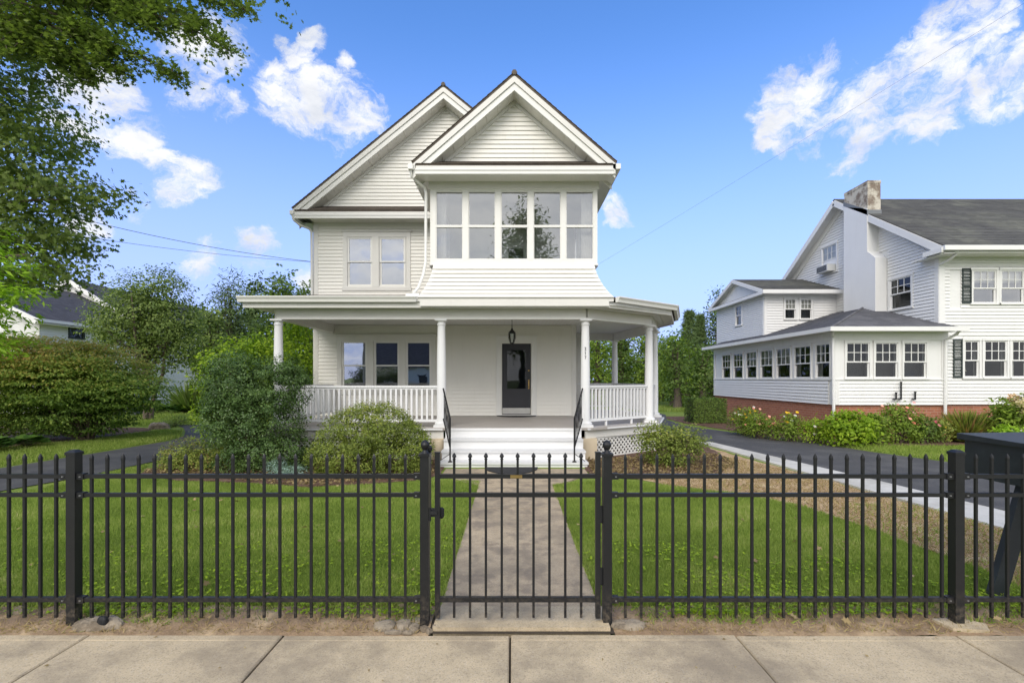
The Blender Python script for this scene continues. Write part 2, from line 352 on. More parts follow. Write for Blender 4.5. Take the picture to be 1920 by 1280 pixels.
def window(parent, pl, u0, u1, z0, z1, gm='glass', casing=.09, sill=True, lites=None, rec=.35, inside='interior_dark', frame_m='white_trim', blind=None, curtain=0, sash=.045, mid=.5, case_n=.04, head=None, bottom_lites=None, backs=True):
    """glass opening u0..u1, z0..z1; casing outside it; recess behind"""
    c = casing; mb = MB(); s = sash
    a0, a1, b0, b1 = u0-s, u1+s, z0-s, z1+s               # sash outer
    pl.box(mb, a0-c, a0, b0-.0, b1, 0, case_n); pl.box(mb, a1, a1+c, b0-.0, b1, 0, case_n)
    pl.box(mb, a0-c-.01, a1+c+.01, b1, b1+(head or c), 0, case_n+.012)
    pl.box(mb, a0-c-.02, a1+c+.02, b0-.045, b0, 0, case_n+.03 if sill else case_n)
    w = mb.build('window', frame_m, parent)
    zm = z0+(z1-z0)*mid
    for (p, q, nn, nm) in ((zm-.018, b1, -.01, 'upper_sash'), (b0, zm+.018, -.04, 'lower_sash')):
        f = MB(); pl.box(f, a0, u0, p, q, nn, nn+.03); pl.box(f, u1, a1, p, q, nn, nn+.03)
        lo = z0 if nm == 'lower_sash' else zm+.018; hi = z1 if nm == 'upper_sash' else zm-.018
        pl.box(f, u0, u1, p, lo, nn, nn+.03); pl.box(f, u0, u1, hi, q, nn, nn+.03)
        L = lites if nm == 'upper_sash' else bottom_lites
        if L:
            nx, nz = L
            for i in range(1, nx): x = u0+(u1-u0)*i/nx; pl.box(f, x-.009, x+.009, lo, hi, nn+.003, nn+.026)
            for j in range(1, nz):
                z = lo+(hi-lo)*j/nz
                for i in range(nx):
                    xa = u0+(u1-u0)*i/nx+(.009 if i else 0); xb = u0+(u1-u0)*(i+1)/nx-(.009 if i < nx-1 else 0)
                    pl.box(f, xa, xb, z-.009, z+.009, nn+.003, nn+.026)
            f.build('sash', frame_m, w)
            for i in range(nx):
                for j in range(nz):
                    xa = u0+(u1-u0)*i/nx; xb = u0+(u1-u0)*(i+1)/nx; za = lo+(hi-lo)*j/nz; zb = lo+(hi-lo)*(j+1)/nz
                    MB().add([pl.w(xa,za,nn+.015), pl.w(xb,za,nn+.015), pl.w(xb,zb,nn+.015), pl.w(xa,zb,nn+.015)], [(0,1,2,3)]).build('pane', gm, w)
        else:
            f.build('sash', frame_m, w)
            MB().add([pl.w(u0,lo,nn+.015), pl.w(u1,lo,nn+.015), pl.w(u1,hi,nn+.015), pl.w(u0,hi,nn+.015)], [(0,1,2,3)]).build('pane', gm, w)
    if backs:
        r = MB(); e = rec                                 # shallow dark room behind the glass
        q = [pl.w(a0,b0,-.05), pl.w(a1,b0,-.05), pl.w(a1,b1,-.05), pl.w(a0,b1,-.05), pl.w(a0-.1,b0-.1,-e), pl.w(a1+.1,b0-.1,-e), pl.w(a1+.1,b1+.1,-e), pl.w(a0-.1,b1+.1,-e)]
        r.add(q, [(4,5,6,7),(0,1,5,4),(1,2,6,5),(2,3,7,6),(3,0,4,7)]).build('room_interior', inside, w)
    if blind:
        b = MB(); zb = z1-(z1-z0)*blind; pl.box(b, u0-.02, u1+.02, zb, z1+.02, -.085, -.075); b.build('blind', 'blind', w)
    if curtain:
        for (x0, x1) in ((u0-.02, u0+curtain), (u1-curtain, u1+.02)):
            b = MB(); n = 8
            for i in range(n):
                xa = x0+(x1-x0)*i/n; xb = x0+(x1-x0)*(i+1)/n; na = -.10-.02*(i % 2); nb = -.10-.02*((i+1) % 2)
                b.add([pl.w(xa,z0-.02,na), pl.w(xb,z0-.02,nb), pl.w(xb,z1+.02,nb), pl.w(xa,z1+.02,na)], [(0,1,2,3)])
            b.build('curtain', 'curtain', w)
    return w
def courses(mb, p00, p10, p11, p01, ex=.14, th=.012):     # lapped shingle courses from eave p00-p10 up to p01-p11
    p00, p10, p11, p01 = map(Vector, (p00, p10, p11, p01)); L = ((p01+p11)/2-(p00+p10)/2).length; n = max(1, int(round(L/ex)))
    nn = (p10-p00).cross(((p01+p11)-(p00+p10))/2)
    nn.normalize()
    if nn.z < 0: nn = -nn
    for i in range(n):
        a = i/n; b = min(1, (i+1.12)/n)
        A = p00.lerp(p01, a); B = p10.lerp(p11, a); C = p10.lerp(p11, b); E = p01*1; E = p00.lerp(p01, b)
        lift = nn*th
        mb.hexa([A, B, C, E, A+lift, B+lift, C+nn*.002, E+nn*.002])

# ------------------------------------------------------------------ foliage
TEMPL = {
 'rhomb': np.array([(0,0,0),(.42,.27,.07),(1,0,0),(.42,-.27,.07)], float),
 'round': np.array([(0,0,0),(.3,.42,.05),(.8,.36,.03),(1,0,0),(.8,-.36,.03),(.3,-.42,.05)], float),
 'oak': np.array([(0,0,0),(.22,.10,.01),(.30,.36,.03),(.48,.14,.01),(.68,.40,.02),(.74,.13,0),(1,0,-.04),(.74,-.13,0),(.68,-.40,.02),(.48,-.14,.01),(.30,-.36,.03),(.22,-.10,.01)], float),
 'tri': np.array([(0,.09,0),(0,-.09,0),(1,0,0)], float),
 'lance': np.array([(0,0,0),(.4,.15,.04),(1,0,-.08),(.4,-.15,.04)], float),
}
def leaf_mesh(name, pos, nrm, tdir, size, rnd, shape, m, parent=None, stuff=True):
    T = TEMPL[shape]; K = len(T); N = len(pos)
    nrm = nrm/np.linalg.norm(nrm, axis=1, keepdims=True).clip(1e-6)
    t = tdir-nrm*(tdir*nrm).sum(1, keepdims=True); t /= np.linalg.norm(t, axis=1, keepdims=True).clip(1e-6)
    b = np.cross(nrm, t); o3 = np.array(ORG.get(parent.name, (0, 0, 0)) if parent else (0, 0, 0))
    co = (pos-o3)[:, None, :]+size[:, None, None]*(T[None, :, 0, None]*t[:, None]+T[None, :, 1, None]*b[:, None]+T[None, :, 2, None]*nrm[:, None])
    me = bpy.data.meshes.new(name); me.vertices.add(N*K); me.vertices.foreach_set('co', co.reshape(-1).astype(np.float32))
    me.loops.add(N*K); me.loops.foreach_set('vertex_index', np.arange(N*K, dtype=np.int32))
    me.polygons.add(N); me.polygons.foreach_set('loop_start', np.arange(0, N*K, K, dtype=np.int32))
    try: me.polygons.foreach_set('loop_total', np.full(N, K, dtype=np.int32))
    except Exception: pass
    a = me.attributes.new('rnd', 'FLOAT', 'FACE'); a.data.foreach_set('value', np.clip(rnd, 0, 1).astype(np.float32))
    me.materials.append(MATS[m]); me.update(); me.validate()
    o = bpy.data.objects.new(name, me); COL.objects.link(o)
    if parent: o.parent = parent; ORG[o.name] = tuple(o3)
    if stuff: o['kind'] = 'stuff'
    return o
def rdir(n):
    v = RNG.normal(size=(n, 3)); return v/np.linalg.norm(v, axis=1, keepdims=True)
def clusters_on(blobs, spacing, shell=.8, zmin=.05, inner=.15, flat=1.0, jit=.12):
    """cluster centres over the outer part of ellipsoid blobs [(c, r3)]"""
    out = []; nor = []
    for c, r in blobs:
        c = np.array(c); r = np.array(r, float)
        area = 4*PI*((r[0]*r[1])**1.6/3+(r[0]*r[2])**1.6/3+(r[1]*r[2])**1.6/3)**(1/1.6)
        n = max(4, int(area/spacing**2)); d = rdir(n)
        k = shell+(1-shell)*RNG.random(n)**.6+RNG.normal(size=n)*jit
        inn = RNG.random(n) < inner; k[inn] = RNG.random(inn.sum())*shell
        p = c+d*k[:, None]*r; ok = p[:, 2] > zmin; out.append(p[ok]); nor.append((d/r)[ok])
    p = np.concatenate(out); n = np.concatenate(nor); n /= np.linalg.norm(n, axis=1, keepdims=True)
    return p, n
def leaves_from(centers, norms, nper, rad, size, up=.5, out=.6, rand=.6, flat=.6, droop=0.0, crnd=.5, tone=None):
    M = len(centers); N = M*nper; idx = np.repeat(np.arange(M), nper)
    off = RNG.normal(size=(N, 3))*rad*.55; off[:, 2] *= flat
    pos = centers[idx]+off
    nm = rdir(N)*rand+norms[idx]*out+np.array([0, 0, up]); td = rdir(N)+norms[idx]*.6+off/rad*.8; td[:, 2] -= droop
    sz = size*(.65+.7*RNG.random(N)); cr = RNG.random(M)
    rnd = crnd*cr[idx]+(1-crnd)*RNG.random(N)
    if tone is not None: rnd = rnd*.75+tone(pos)*.5
    return pos, nm, td, sz, rnd
def branches(mb, root, targets, r0, rise=.35, n=5, sag=0.0):
    root = Vector(root)
    for t in targets:
        t = Vector(t); mid = root.lerp(t, .45)+Vector((random.uniform(-.12, .12), random.uniform(-.12, .12), rise*random.uniform(.3, 1)))*((t-root).length*.35)
        pts = [root.lerp(mid, a/3) if a < 3 else mid for a in range(4)]+[mid.lerp(t, .5)+Vector((0, 0, -sag)), t]
        pts = [root]+[root*(1-q)**2+mid*2*q*(1-q)+t*q*q for q in (.2, .4, .6, .8, 1)]
        rs = [r0*(1-.85*i/5) for i in range(6)]
        mb.tube(pts, rs, n, cap=False)
def tree(name, label, base, height, blobs, leafm, spacing=.4, nper=14, rad=.28, size=.12, shape='rhomb', trunk_r=.15, shell=.75, inner=.2, group=None, crown_z=None, nbr=22, zmin=.3, cat='tree', flat=.6, tone=None, up=.5, multi=1, trunk_m='wood_bark', jit=.12, crnd=.5):
    T = thing(name, label, cat, base, group)
    c, n = clusters_on(blobs, spacing, shell, zmin, inner, jit=jit)
    a = leaves_from(c, n, nper, rad, size, flat=flat, tone=tone, up=up, crnd=crnd)
    leaf_mesh('crown', *a[:5], shape, leafm, T)
    mb = MB(); b = Vector(base); cz = crown_z or height*.45
    for k in range(multi):
        off = Vector((0, 0, 0)) if multi == 1 else Vector((math.cos(k*2.4), math.sin(k*2.4), 0))
        pts = [b+off*.1+Vector((0, 0, -.05)), b+off*.15+Vector((.02, 0, cz*.35)), b+off*.35+Vector((-.03, .03, cz*.7)), b+off*.6+Vector((.03, -.02, cz)), b+off*.8+Vector((0, 0, (cz+height)*.5)), b+off+Vector((0, 0, height*.9))]
        rr = trunk_r/(1 if multi == 1 else 1.6)
        mb.tube(pts, [rr*1.35, rr, rr*.9, rr*.75, rr*.45, rr*.12], 9)
    idx = RNG.choice(len(c), min(nbr, len(c)), replace=False)
    for i in idx:
        z = min(c[i][2]-.1, b.z+cz*.75+random.random()*(height-cz)*.4); z = max(z, b.z+cz*.5)
        branches(mb, (b.x+random.uniform(-.05, .05), b.y, z), [tuple(c[i])], trunk_r*.32, .3)
    mb.build('trunk', trunk_m, T, smooth=True)
    return T
def shrub(name, label, base, blobs, leafm, spacing=.16, nper=16, rad=.12, size=.035, shape='rhomb', cat='shrub', group=None, shell=.78, inner=.25, tone=None, stems=14, flat=.7, up=.5, zmin=.04, stem_h=.5, jit=.06, droop=0.0, crnd=.5, rand=.6, out=.6):
    T = thing(name, label, cat, base, group)
    c, n = clusters_on(blobs, spacing, shell, zmin, inner, jit=jit)
    a = leaves_from(c, n, nper, rad, size, flat=flat, tone=tone, up=up, droop=droop, crnd=crnd, rand=rand, out=out)
    leaf_mesh('foliage', *a[:5], shape, leafm, T)
    mb = MB(); idx = RNG.choice(len(c), min(stems, len(c)), replace=False)
    for i in idx: branches(mb, (base[0]+random.uniform(-.12, .12), base[1]+random.uniform(-.1, .1), base[2]), [tuple(c[i])], max(.008, size*.3), .3, 4)
    mb.build('stems', 'twig', T, stuff=True)
    return T, c, n

# ------------------------------------------------------------------ the ground
def sheet(name, poly, z, m, rag=0.0, step=.35, kind='structure'):
    pts = []
    for i, p in enumerate(poly):
        q = poly[(i+1) % len(poly)]; L = math.hypot(q[0]-p[0], q[1]-p[1]); n = max(1, int(L/step)) if rag else 1
        for k in range(n):
            t = k/n; j = rag if k else 0
            pts.append((p[0]+(q[0]-p[0])*t+random.uniform(-j, j), p[1]+(q[1]-p[1])*t+random.uniform(-j, j), z))
    o = MB().add(pts, [tuple(range(len(pts)))]).build(name, m); o['kind'] = kind; return o
sheet('ground', [(-900,-900), (900,-900), (900,900), (-900,900)], -.07, 'far_ground')
sheet('street', [(-80,-9.5), (80,-9.5), (80,-1.2), (-80,-1.2)], -.05, 'road_asphalt')
k_ = MB(); k_.box(-60, 60, -1.2, -1.05, -.06, .0); k_.build('kerb', 'fresh_concrete')['kind'] = 'structure'
sheet('grass_verge', [(-60,-1.05), (60,-1.05), (60,1.72), (-60,1.72)], -.01, 'lawn_base')
sheet('lawn', [(-60,3.45), (60,3.45), (60,60), (-60,60)], -.012, 'lawn_base')
sheet('joint_bed', [(-30,1.70), (30,1.70), (30,3.24), (-30,3.24)], -.03, 'joint_dirt')
# sidewalk: each slab its own piece
SW = tag(bpy.data.objects.new('sidewalk', None), kind='structure'); COL.objects.link(SW); ORG[SW.name] = (0,0,0)
xs = [-14.9, -13.4, -11.9, -10.4, -8.9, -7.4, -5.85, -4.32, -2.81, -1.52, -.012, 1.484, 2.95, 4.45, 5.95, 7.45, 8.95, 10.45, 11.95, 13.45, 14.95]
for a, b in zip(xs, xs[1:]):
    m = MB(); h = random.uniform(-.004, .003); e = .006; c = .008
    x0, x1, y0, y1 = a+e, b-e, 1.74, 3.215
    m.add([(x0,y0,-.08),(x1,y0,-.08),(x1,y1,-.08),(x0,y1,-.08),(x0,y0,h-c),(x1,y0,h-c),(x1,y1,h-c),(x0,y1,h-c),(x0+c,y0+c,h),(x1-c,y0+c,h),(x1-c,y1-c,h),(x0+c,y1-c,h)],
          [(0,1,5,4),(1,2,6,5),(2,3,7,6),(3,0,4,7),(4,5,9,8),(5,6,10,9),(6,7,11,10),(7,4,8,11)])
    g0 = 3.145                                            # tooled edge line near the back
    m.add([(x0+c,y0+c,h),(x1-c,y0+c,h),(x1-c,g0,h),(x0+c,g0,h),(x1-c,g0+.004,h-.003),(x0+c,g0+.004,h-.003),(x1-c,g0+.008,h),(x0+c,g0+.008,h),(x1-c,y1-c,h),(x0+c,y1-c,h)],
          [(0,1,2,3),(3,2,4,5),(5,4,6,7),(7,6,8,9)])
    m.build('slab', 'sidewalk_concrete', SW)
# soil strip with relief under the fence
def relief(name, x0, x1, y0, y1, st, z, amp, m, sc_=7, edge=None, kind='structure'):
    nx = int((x1-x0)/st); ny = max(2, int((y1-y0)/st)); X = np.linspace(x0, x1, nx+1); Y = np.linspace(y0, y1, ny+1)
    from mathutils import noise as mn
    vs = []
    for j in range(ny+1):
        for i in range(nx+1):
            q = mn.fractal(Vector((X[i]*sc_, Y[j]*sc_, 3)), .8, 2.1, 5)
            vs.append((X[i], Y[j], z+amp*q+(edge(X[i], Y[j]) if edge else 0)))
    fs = [(j*(nx+1)+i, j*(nx+1)+i+1, (j+1)*(nx+1)+i+1, (j+1)*(nx+1)+i) for j in range(ny) for i in range(nx)]
    o = MB().add(vs, fs).build(name, m, smooth=True); o['kind'] = kind; return o
relief('soil_strip', -9, -.56, 3.222, 3.75, .03, -.004, .014, 'soil', edge=lambda x, y: -.012*max(0, (3.26-y)/.04)+.018*max(0, min(1, (y-3.3)/.2))-.03*max(0, (y-3.55)/.2))
relief('soil_strip', .69, 9, 3.222, 3.75, .03, -.004, .014, 'soil', edge=lambda x, y: -.012*max(0, (3.26-y)/.04)+.018*max(0, min(1, (y-3.3)/.2))-.03*max(0, (y-3.55)/.2))
# front walk
WK = tag(bpy.data.objects.new('walkway', None), kind='structure'); COL.objects.link(WK); ORG[WK.name] = (0,0,0)
def wslab(poly, z=.012, m='walk_concrete'): MB().slab(poly, -.06, z).build('slab', m, WK)
wslab([(-.535,3.27),(.665,3.27),(.665,3.575),(-.535,3.575)], .022, 'sidewalk_concrete')
for a, b in ((3.585, 4.935), (4.95, 6.295), (6.308, 7.495)):
    wslab([(-.53,a),(.645,a),(.645,b),(-.53,b)], .012+random.uniform(-.003,.003))
wslab([(-.53,7.51),(.645,7.51),(.66,7.72),(-.55,7.72)])
wslab([(-.56,7.73),(.67,7.73),(.9,7.95),(1.36,8.62),(1.36,9.1),(-1.24,9.1),(-1.24,8.6),(-.8,7.95)], .011)
sheet('joint_bed', [(-.56,3.24),(.69,3.24),(.69,9.1),(-.56,9.1)], -.004, 'joint_dirt')
# beds, paths and drive
sheet('mulch_bed', [(-7.0,9.6),(-6.7,8.7),(-5.6,8.1),(-4.3,7.95),(-3.2,7.6),(-2.2,7.9),(-1.45,8.2),(-1.28,8.75),(-1.28,13.4),(-7.0,13.4)], .0, 'mulch', .04, .2)
sheet('mulch_bed', [(1.38,8.6),(1.7,8.3),(2.5,8.15),(3.6,8.6),(4.5,9.6),(4.9,12.2),(5.0,17),(4.2,20),(1.4,20)], .0, 'mulch', .04, .2)
sheet('bare_strip', [(4.05,3.5),(4.2,4.3),(4.12,4.9),(4.05,5.5),(3.9,6.4),(3.4,7.1),(2.6,7.6),(2.1,8.3),(2.6,8.4),(3.7,8.7),(4.6,9.8),(4.85,12.1),(5.3,8.2),(5.45,6.5),(5.62,5.2),(5.8,3.5)], -.004, 'straw_soil', .05, .2)
sheet('mulch_bed', [(6.6,18.6),(7.6,14.3),(8.1,12.6),(8.9,12.1),(10.1,12.3),(12.6,12.5),(17,12.4),(17,14),(9.2,14),(9.2,22),(6.6,22)], .0, 'mulch', .05, .25)
sheet('driveway', [(5.2,13.2),(5.95,8.5),(6.4,6.1),(6.55,3.3),(9.75,3.3),(9.5,7.2),(8.92,9.85),(8.38,11.2),(7.9,13.5),(6.95,15.6),(6.3,17.4),(6.4,20),(7.3,23),(7.3,24.8),(2.8,24.8),(3.6,20),(4.6,16)], .004, 'asphalt', .012, .3)
m_ = MB()
ys = [3.3, 4.9, 6.5, 8.1, 9.7, 11.3, 12.9]
def strip_x(y): return (5.72-.079*(y-3.3), 6.62-.12*(y-3.3) if y < 8 else 6.06-.155*(y-8))
ST = tag(bpy.data.objects.new('concrete_edging', None), kind='structure'); COL.objects.link(ST); ORG[ST.name] = (0,0,0)
for a, b in zip(ys, ys[1:]):
    l0, r0 = strip_x(a+.004); l1, r1 = strip_x(b-.004)
    MB().slab([(l0,a+.004),(r0,a+.004),(r1,b-.004),(l1,b-.004)], -.05, .022).build('slab', 'fresh_concrete', ST)
sheet('path', [(-7.9,3.2),(-7.75,7.4),(-7.45,8.6),(-7.37,10.2),(-7.6,12.6),(-8.4,14.8),(-9.6,16.6),(-10.3,17.9),(-12.6,18.0),(-11.5,16.9),(-10.6,15.7),(-9.7,14.3),(-9.4,13.3),(-9.55,11),(-9.75,9.2),(-10.1,3.2)], .002, 'asphalt', .012, .3)
sheet('mulch_bed', [(-30,9.6),(-14,10.7),(-12.6,11.5),(-11.9,12.6),(-11.6,14.2),(-11.7,15.8),(-12.6,16.8),(-15,17.3),(-30,17)], .0, 'mulch', .05, .3)

# ------------------------------------------------------------------ the white gabled house
H = thing('gabled_house', 'white clapboard house with two front gables, an upper glazed sunroom and a wraparound porch', 'house', (-1.8, 13.5, 0))
YW = 13.53; F = Plane((0, YW), (1, 0))
XL, XR = -5.52, 1.76
win_up = [(-4.545, -3.955), (-3.645, -3.03)]
low = [(-4.70, -4.10), (-3.80, -3.20), (-2.91, -2.31)]
HOL = [(XR-2.2, XR-2.2, 0, 0)]
up_h = [(-4.69, -2.86, 4.20, 5.78)]
lo_h = [(-4.84, -2.17, 1.27, 2.86)]
door_h = [(-.31, .56, .60, 2.72)]
bayw = [(-.30, .55, 4.30, 5.42)]
wb = MB(); wall(wb, F, XL, XR, .2, 6.45, [(a-.05, b+.05, 4.33, 5.62) for a, b in win_up]+[(a-.05, b+.05, 1.45, 2.72) for a, b in low]+[(-.28, .53, .666, 2.70)]+[(-.3, .52, 4.3, 5.42)])
wb.add([F.w(XL,6.45,-.15), F.w(XR,6.45,-.15), F.w(-1.86,9.46,-.15), F.w(XL,6.45,0), F.w(XR,6.45,0), F.w(-1.86,9.46,0)], [(0,2,1),(3,4,5),(0,1,4,3),(1,2,5,4),(2,0,3,5)])
L_ = Plane((XL, 24), (0, -1)); R_ = Plane((XR, 13.68), (0, 1))
L_.box(wb, 0, 24-YW-.15, .2, 6.4, -.15, 0); R_.box(wb, 0, 2.4, .2, 6.4, -.15, 0)
wb.box(XL, 2.26, 23.85, 24, .2, 6.4)
wb.box(2.11, 2.26, 16.1, 23.85, .2, 6.4); wb.box(XR, 2.11, 16.1, 16.25, .2, 6.4)
wb.build('wall', 'white_siding', H)
def rect_o(a, b): return lambda z: (a, b)
boards(F, rect_o(XL+.11, XR-.10), .675, 3.2, .1005, lo_h+door_h, 'white_siding', H)
boards(F, rect_o(XL+.11, XR), 4.02, 6.06, .0985, up_h+[(-1.83, XR+.1, 3, 7)], 'white_siding', H)
sl = 3.26/4.04
boards(F, lambda z: (-1.86-(9.45-z)/sl, -1.86+(9.45-z)/sl), 6.50, 9.42, .1, [], 'white_siding', H)
boards(R_, rect_o(.1, 2.4), .675, 3.2, .1, [], 'white_siding', H, single=False)
boards(L_, rect_o(0, 24-YW-.12), .675, 6.06, .1, [], 'white_siding', H, single=False)
boards(Plane((2.26, 16.1), (0, 1)), rect_o(.1, 7.6), .675, 6.06, .1, [], 'white_siding', H, single=False)
boards(Plane((XR, 16.1), (1, 0)), rect_o(0, .42), .675, 6.06, .1, [], 'white_siding', H, single=False)
for (x0, x1, y0, y1, z0, z1) in ((XL-.03, XL+.11, YW-.03, YW, .6, 3.2), (XL-.03, XL+.11, YW-.03, YW, 3.9, 6.05), (XL-.03, XL-.002, YW, YW+.1, .6, 6.05),
                                 (XR-.10, XR+.03, YW-.03, YW, .666, 3.2), (XR+.002, XR+.03, YW, YW+.1, .666, 3.2), (2.18, 2.29, 16.07, 16.1, .6, 6.05)):
    MB().box(x0, x1, y0, y1, z0, z1).build('corner_board', 'grey_trim', H)
# grouped window casings
cb = MB(); F.box(cb, -4.72, -2.83, 5.66, 5.80, 0, .045); F.box(cb, -4.76, -2.79, 5.80, 5.835, 0, .075); F.box(cb, -4.74, -2.81, 4.16, 4.26, 0, .05)
F.box(cb, -4.72, -4.60, 4.26, 5.66, 0, .045); F.box(cb, -2.95, -2.83, 4.26, 5.66, 0, .045); F.box(cb, -3.89, -3.71, 4.26, 5.66, 0, .055)
cb.build('window_casing', 'grey_trim', H)
for a, b in win_up: window(H, F, a, b, 4.34, 5.60, casing=.012, sill=False, case_n=.03, head=.012, sash=.05, inside='interior_dark')
cb = MB(); F.box(cb, -4.88, -2.13, 2.76, 2.90, 0, .045); F.box(cb, -4.91, -2.10, 2.90, 2.935, 0, .075); F.box(cb, -4.90, -2.11, 1.27, 1.36, 0, .06)
F.box(cb, -4.88, -4.76, 1.36, 2.76, 0, .045); F.box(cb, -2.25, -2.13, 1.36, 2.76, 0, .045)
for c in (-3.95, -3.055): F.box(cb, c-.085, c+.085, 1.36, 2.76, 0, .055)
cb.build('window_casing', 'grey_trim', H)
for i, (a, b) in enumerate(low): window(H, F, a, b, 1.44, 2.70, casing=.012, sill=False, case_n=.03, head=.012, sash=.05, curtain=0)
# front door
db = MB(); F.box(db, -.44, -.30, .666, 2.86, 0, .04); F.box(db, .55, .69, .666, 2.86, 0, .04); F.box(db, -.30, .55, 2.715, 2.86, 0, .04); F.box(db, -.46, .71, 2.86, 2.90, 0, .06)
F.box(db, -.44, .69, .62, .70, .002, .09); df = db.build('door_frame', 'white_trim', H)
d = MB(); F.box(d, -.275, -.16, .70, 2.69, -.06, -.02); F.box(d, .41, .525, .70, 2.69, -.06, -.02); F.box(d, -.16, .41, 2.53, 2.69, -.06, -.02)
F.box(d, -.16, .41, 1.27, 1.40, -.06, -.02); F.box(d, -.16, .41, .70, 1.27, -.058, -.032)
for q in ((-.12,.37,.93,.945),(-.12,.37,1.215,1.23),(-.12,-.105,.945,1.215),(.355,.37,.945,1.215)): F.box(d, q[0], q[1], q[2], q[3], -.032, -.020)
F.box(d, -.16, -.135, 1.40, 2.53, -.04, -.012); F.box(d, .385, .41, 1.40, 2.53, -.04, -.012); F.box(d, -.135, .385, 2.505, 2.53, -.04, -.012); F.box(d, -.135, .385, 1.40, 1.425, -.04, -.012)
dr = d.build('door', 'door_paint', H)
MB().add([F.w(-.14,1.42,-.035), F.w(.39,1.42,-.035), F.w(.39,2.51,-.035), F.w(-.14,2.51,-.035)], [(0,1,2,3)]).build('pane', 'glass_far', dr)
F2 = MB(); F.box(F2, -.27, .52, .72, .885, -.018, -.012); F2.build('kick_plate', 'pewter', dr)
kb = MB(); kb.lathe((.468, YW-.02, 1.93), [(.022, -.02), (.026, 0), (.022, .02)], 10); kb.build('lock', 'brass', dr)
kb = MB(); kb.tube([(.468, YW+.01, 1.66), (.468, YW-.04, 1.63), (.468, YW-.045, 1.5), (.468, YW+.0, 1.46)], .012, 8); F.box(kb, .45, .486, 1.42, 1.68, -.02, -.012); kb.build('door_handle', 'brass', dr)
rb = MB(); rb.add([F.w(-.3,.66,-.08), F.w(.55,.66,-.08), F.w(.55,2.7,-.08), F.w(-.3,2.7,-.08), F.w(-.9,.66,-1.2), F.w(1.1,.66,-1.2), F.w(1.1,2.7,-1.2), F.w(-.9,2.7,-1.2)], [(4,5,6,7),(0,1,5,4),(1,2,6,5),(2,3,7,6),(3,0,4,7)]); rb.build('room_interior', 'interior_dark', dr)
# main roof
zE = 6.28; xl, xr, xc, zT = -5.93, 2.21, -1.86, 9.60
def gable_roof(parent, xl, xr, xc, zE, zT, y0, y1, wally, m, ridge=True, cut_l=None):
    for s, xe in ((-1, xl), (1, xr)):
        mb = MB(); dx = xc-xe; L = math.hypot(dx, zT-zE); nx_, nz_ = -(zT-zE)*(1 if dx > 0 else -1)/L, abs(dx)/L
        mb.thick([(xe, y0, zE), (xe, y1, zE), (xc, y1, zT), (xc, y0, zT)], (nx_*.045, 0, nz_*.045))
        courses(mb, (xe+nx_*.046, y0-.02, zE+nz_*.046), (xe+nx_*.046, y1, zE+nz_*.046), (xc+nx_*.046, y1, zT+nz_*.046), (xc+nx_*.046, y0-.02, zT+nz_*.046))
        mb.build('roof', m, parent)
        # rake: crown strip, rake board, soffit; all under the deck
        def off(t, dn): x = xe+(xc-xe)*t; z = zE+(zT-zE)*t-dn; return x, z
        for nm, d0, d1, ya, yb, mm in (('rake_moulding', 0.002, .14, y0-.0, y0+.05, 'grey_trim'), ('rake_board', .145, .30, y0+.03, y0+.055, 'white_trim'), ('rake_soffit', .285, .31, y0+.055, wally-.02, 'grey_trim'), ('rake_frieze', .312, .40, wally-.045, wally-.018, 'grey_trim')):
            a = MB(); p = [off(0, d0), off(1, d0), off(1, d1), off(0, d1)]
            if nm != 'rake_moulding':
                p = [off(.0, d0), off(1, d0), off(1, d1), off(.0, d1)]
            a.add([(x, ya, z) for x, z in p]+[(x, yb, z) for x, z in p], [(0,1,2,3),(7,6,5,4),(0,4,5,1),(1,5,6,2),(2,6,7,3),(3,7,4,0)])
            if nm == 'rake_soffit':                       # ventilated panels: fine joints
                n = int(L/.3)
                for i in range(n):
                    t = (i+.5)/n; x, z = off(t, .312); a.box(x-.006, x+.006, ya, yb, z-.004, z+.002)
            a.build(nm, mm, parent)
    if ridge:
        MB().tube([(xc, y0-.03, zT+.05), (xc, y1, zT+.05)], .06, 6).build('ridge_cap', m, parent)
gable_roof(H, xl, xr, xc, zE, zT, 13.08, 24.2, YW, 'shingle_brown')
def pent(parent, x0, x1, yf, yw, zf, zw, zlow, m, frieze=None):
    mb = MB(); mb.hexa([(x0,yf,zf-.03),(x1,yf,zf-.03),(x1,yw,zw-.03),(x0,yw,zw-.03),(x0,yf,zf),(x1,yf,zf),(x1,yw,zw),(x0,yw,zw)])
    courses(mb, (x0, yf-.015, zf+.002), (x1, yf-.015, zf+.002), (x1, yw, zw+.002), (x0, yw, zw+.002), .11, .014); mb.build('pent_roof', m, parent)
    MB().box(x0, x1, yf, yf+.03, zf-.135, zf-.032).build('fascia', 'grey_trim', parent)
    a = MB(); a.box(x0-.0, x1+.0, yf-.05, yf+.025, zf-.225, zf-.137); a.box(x0-.01, x1+.01, yf-.065, yf-.052, zf-.15, zf-.133); a.build('fascia_moulding', 'white_trim', parent)
    s = MB(); s.box(x0, x1, yf+.026, yw, zlow, zlow+.02)
    for i in range(int((x1-x0)/.1)): s.box(x0+.1*i, x0+.1*i+.008, yf+.03, yw, zlow-.004, zlow-.0005)
    s.build('soffit', 'grey_trim', parent)
pent(H, xl+.06, -1.90, 13.05, YW, 6.24, 6.52, 6.05, 'shingle_brown')
a = MB(); a.beam((xl-.03, 13.06, 6.20), (xl-.03, 24.2, 6.20), .10, .11); a.build('gutter', 'white_trim', H)
a = MB(); a.box(xl+.02, XL, 13.1, 24.1, 6.05, 6.07); a.build('soffit', 'grey_trim', H)
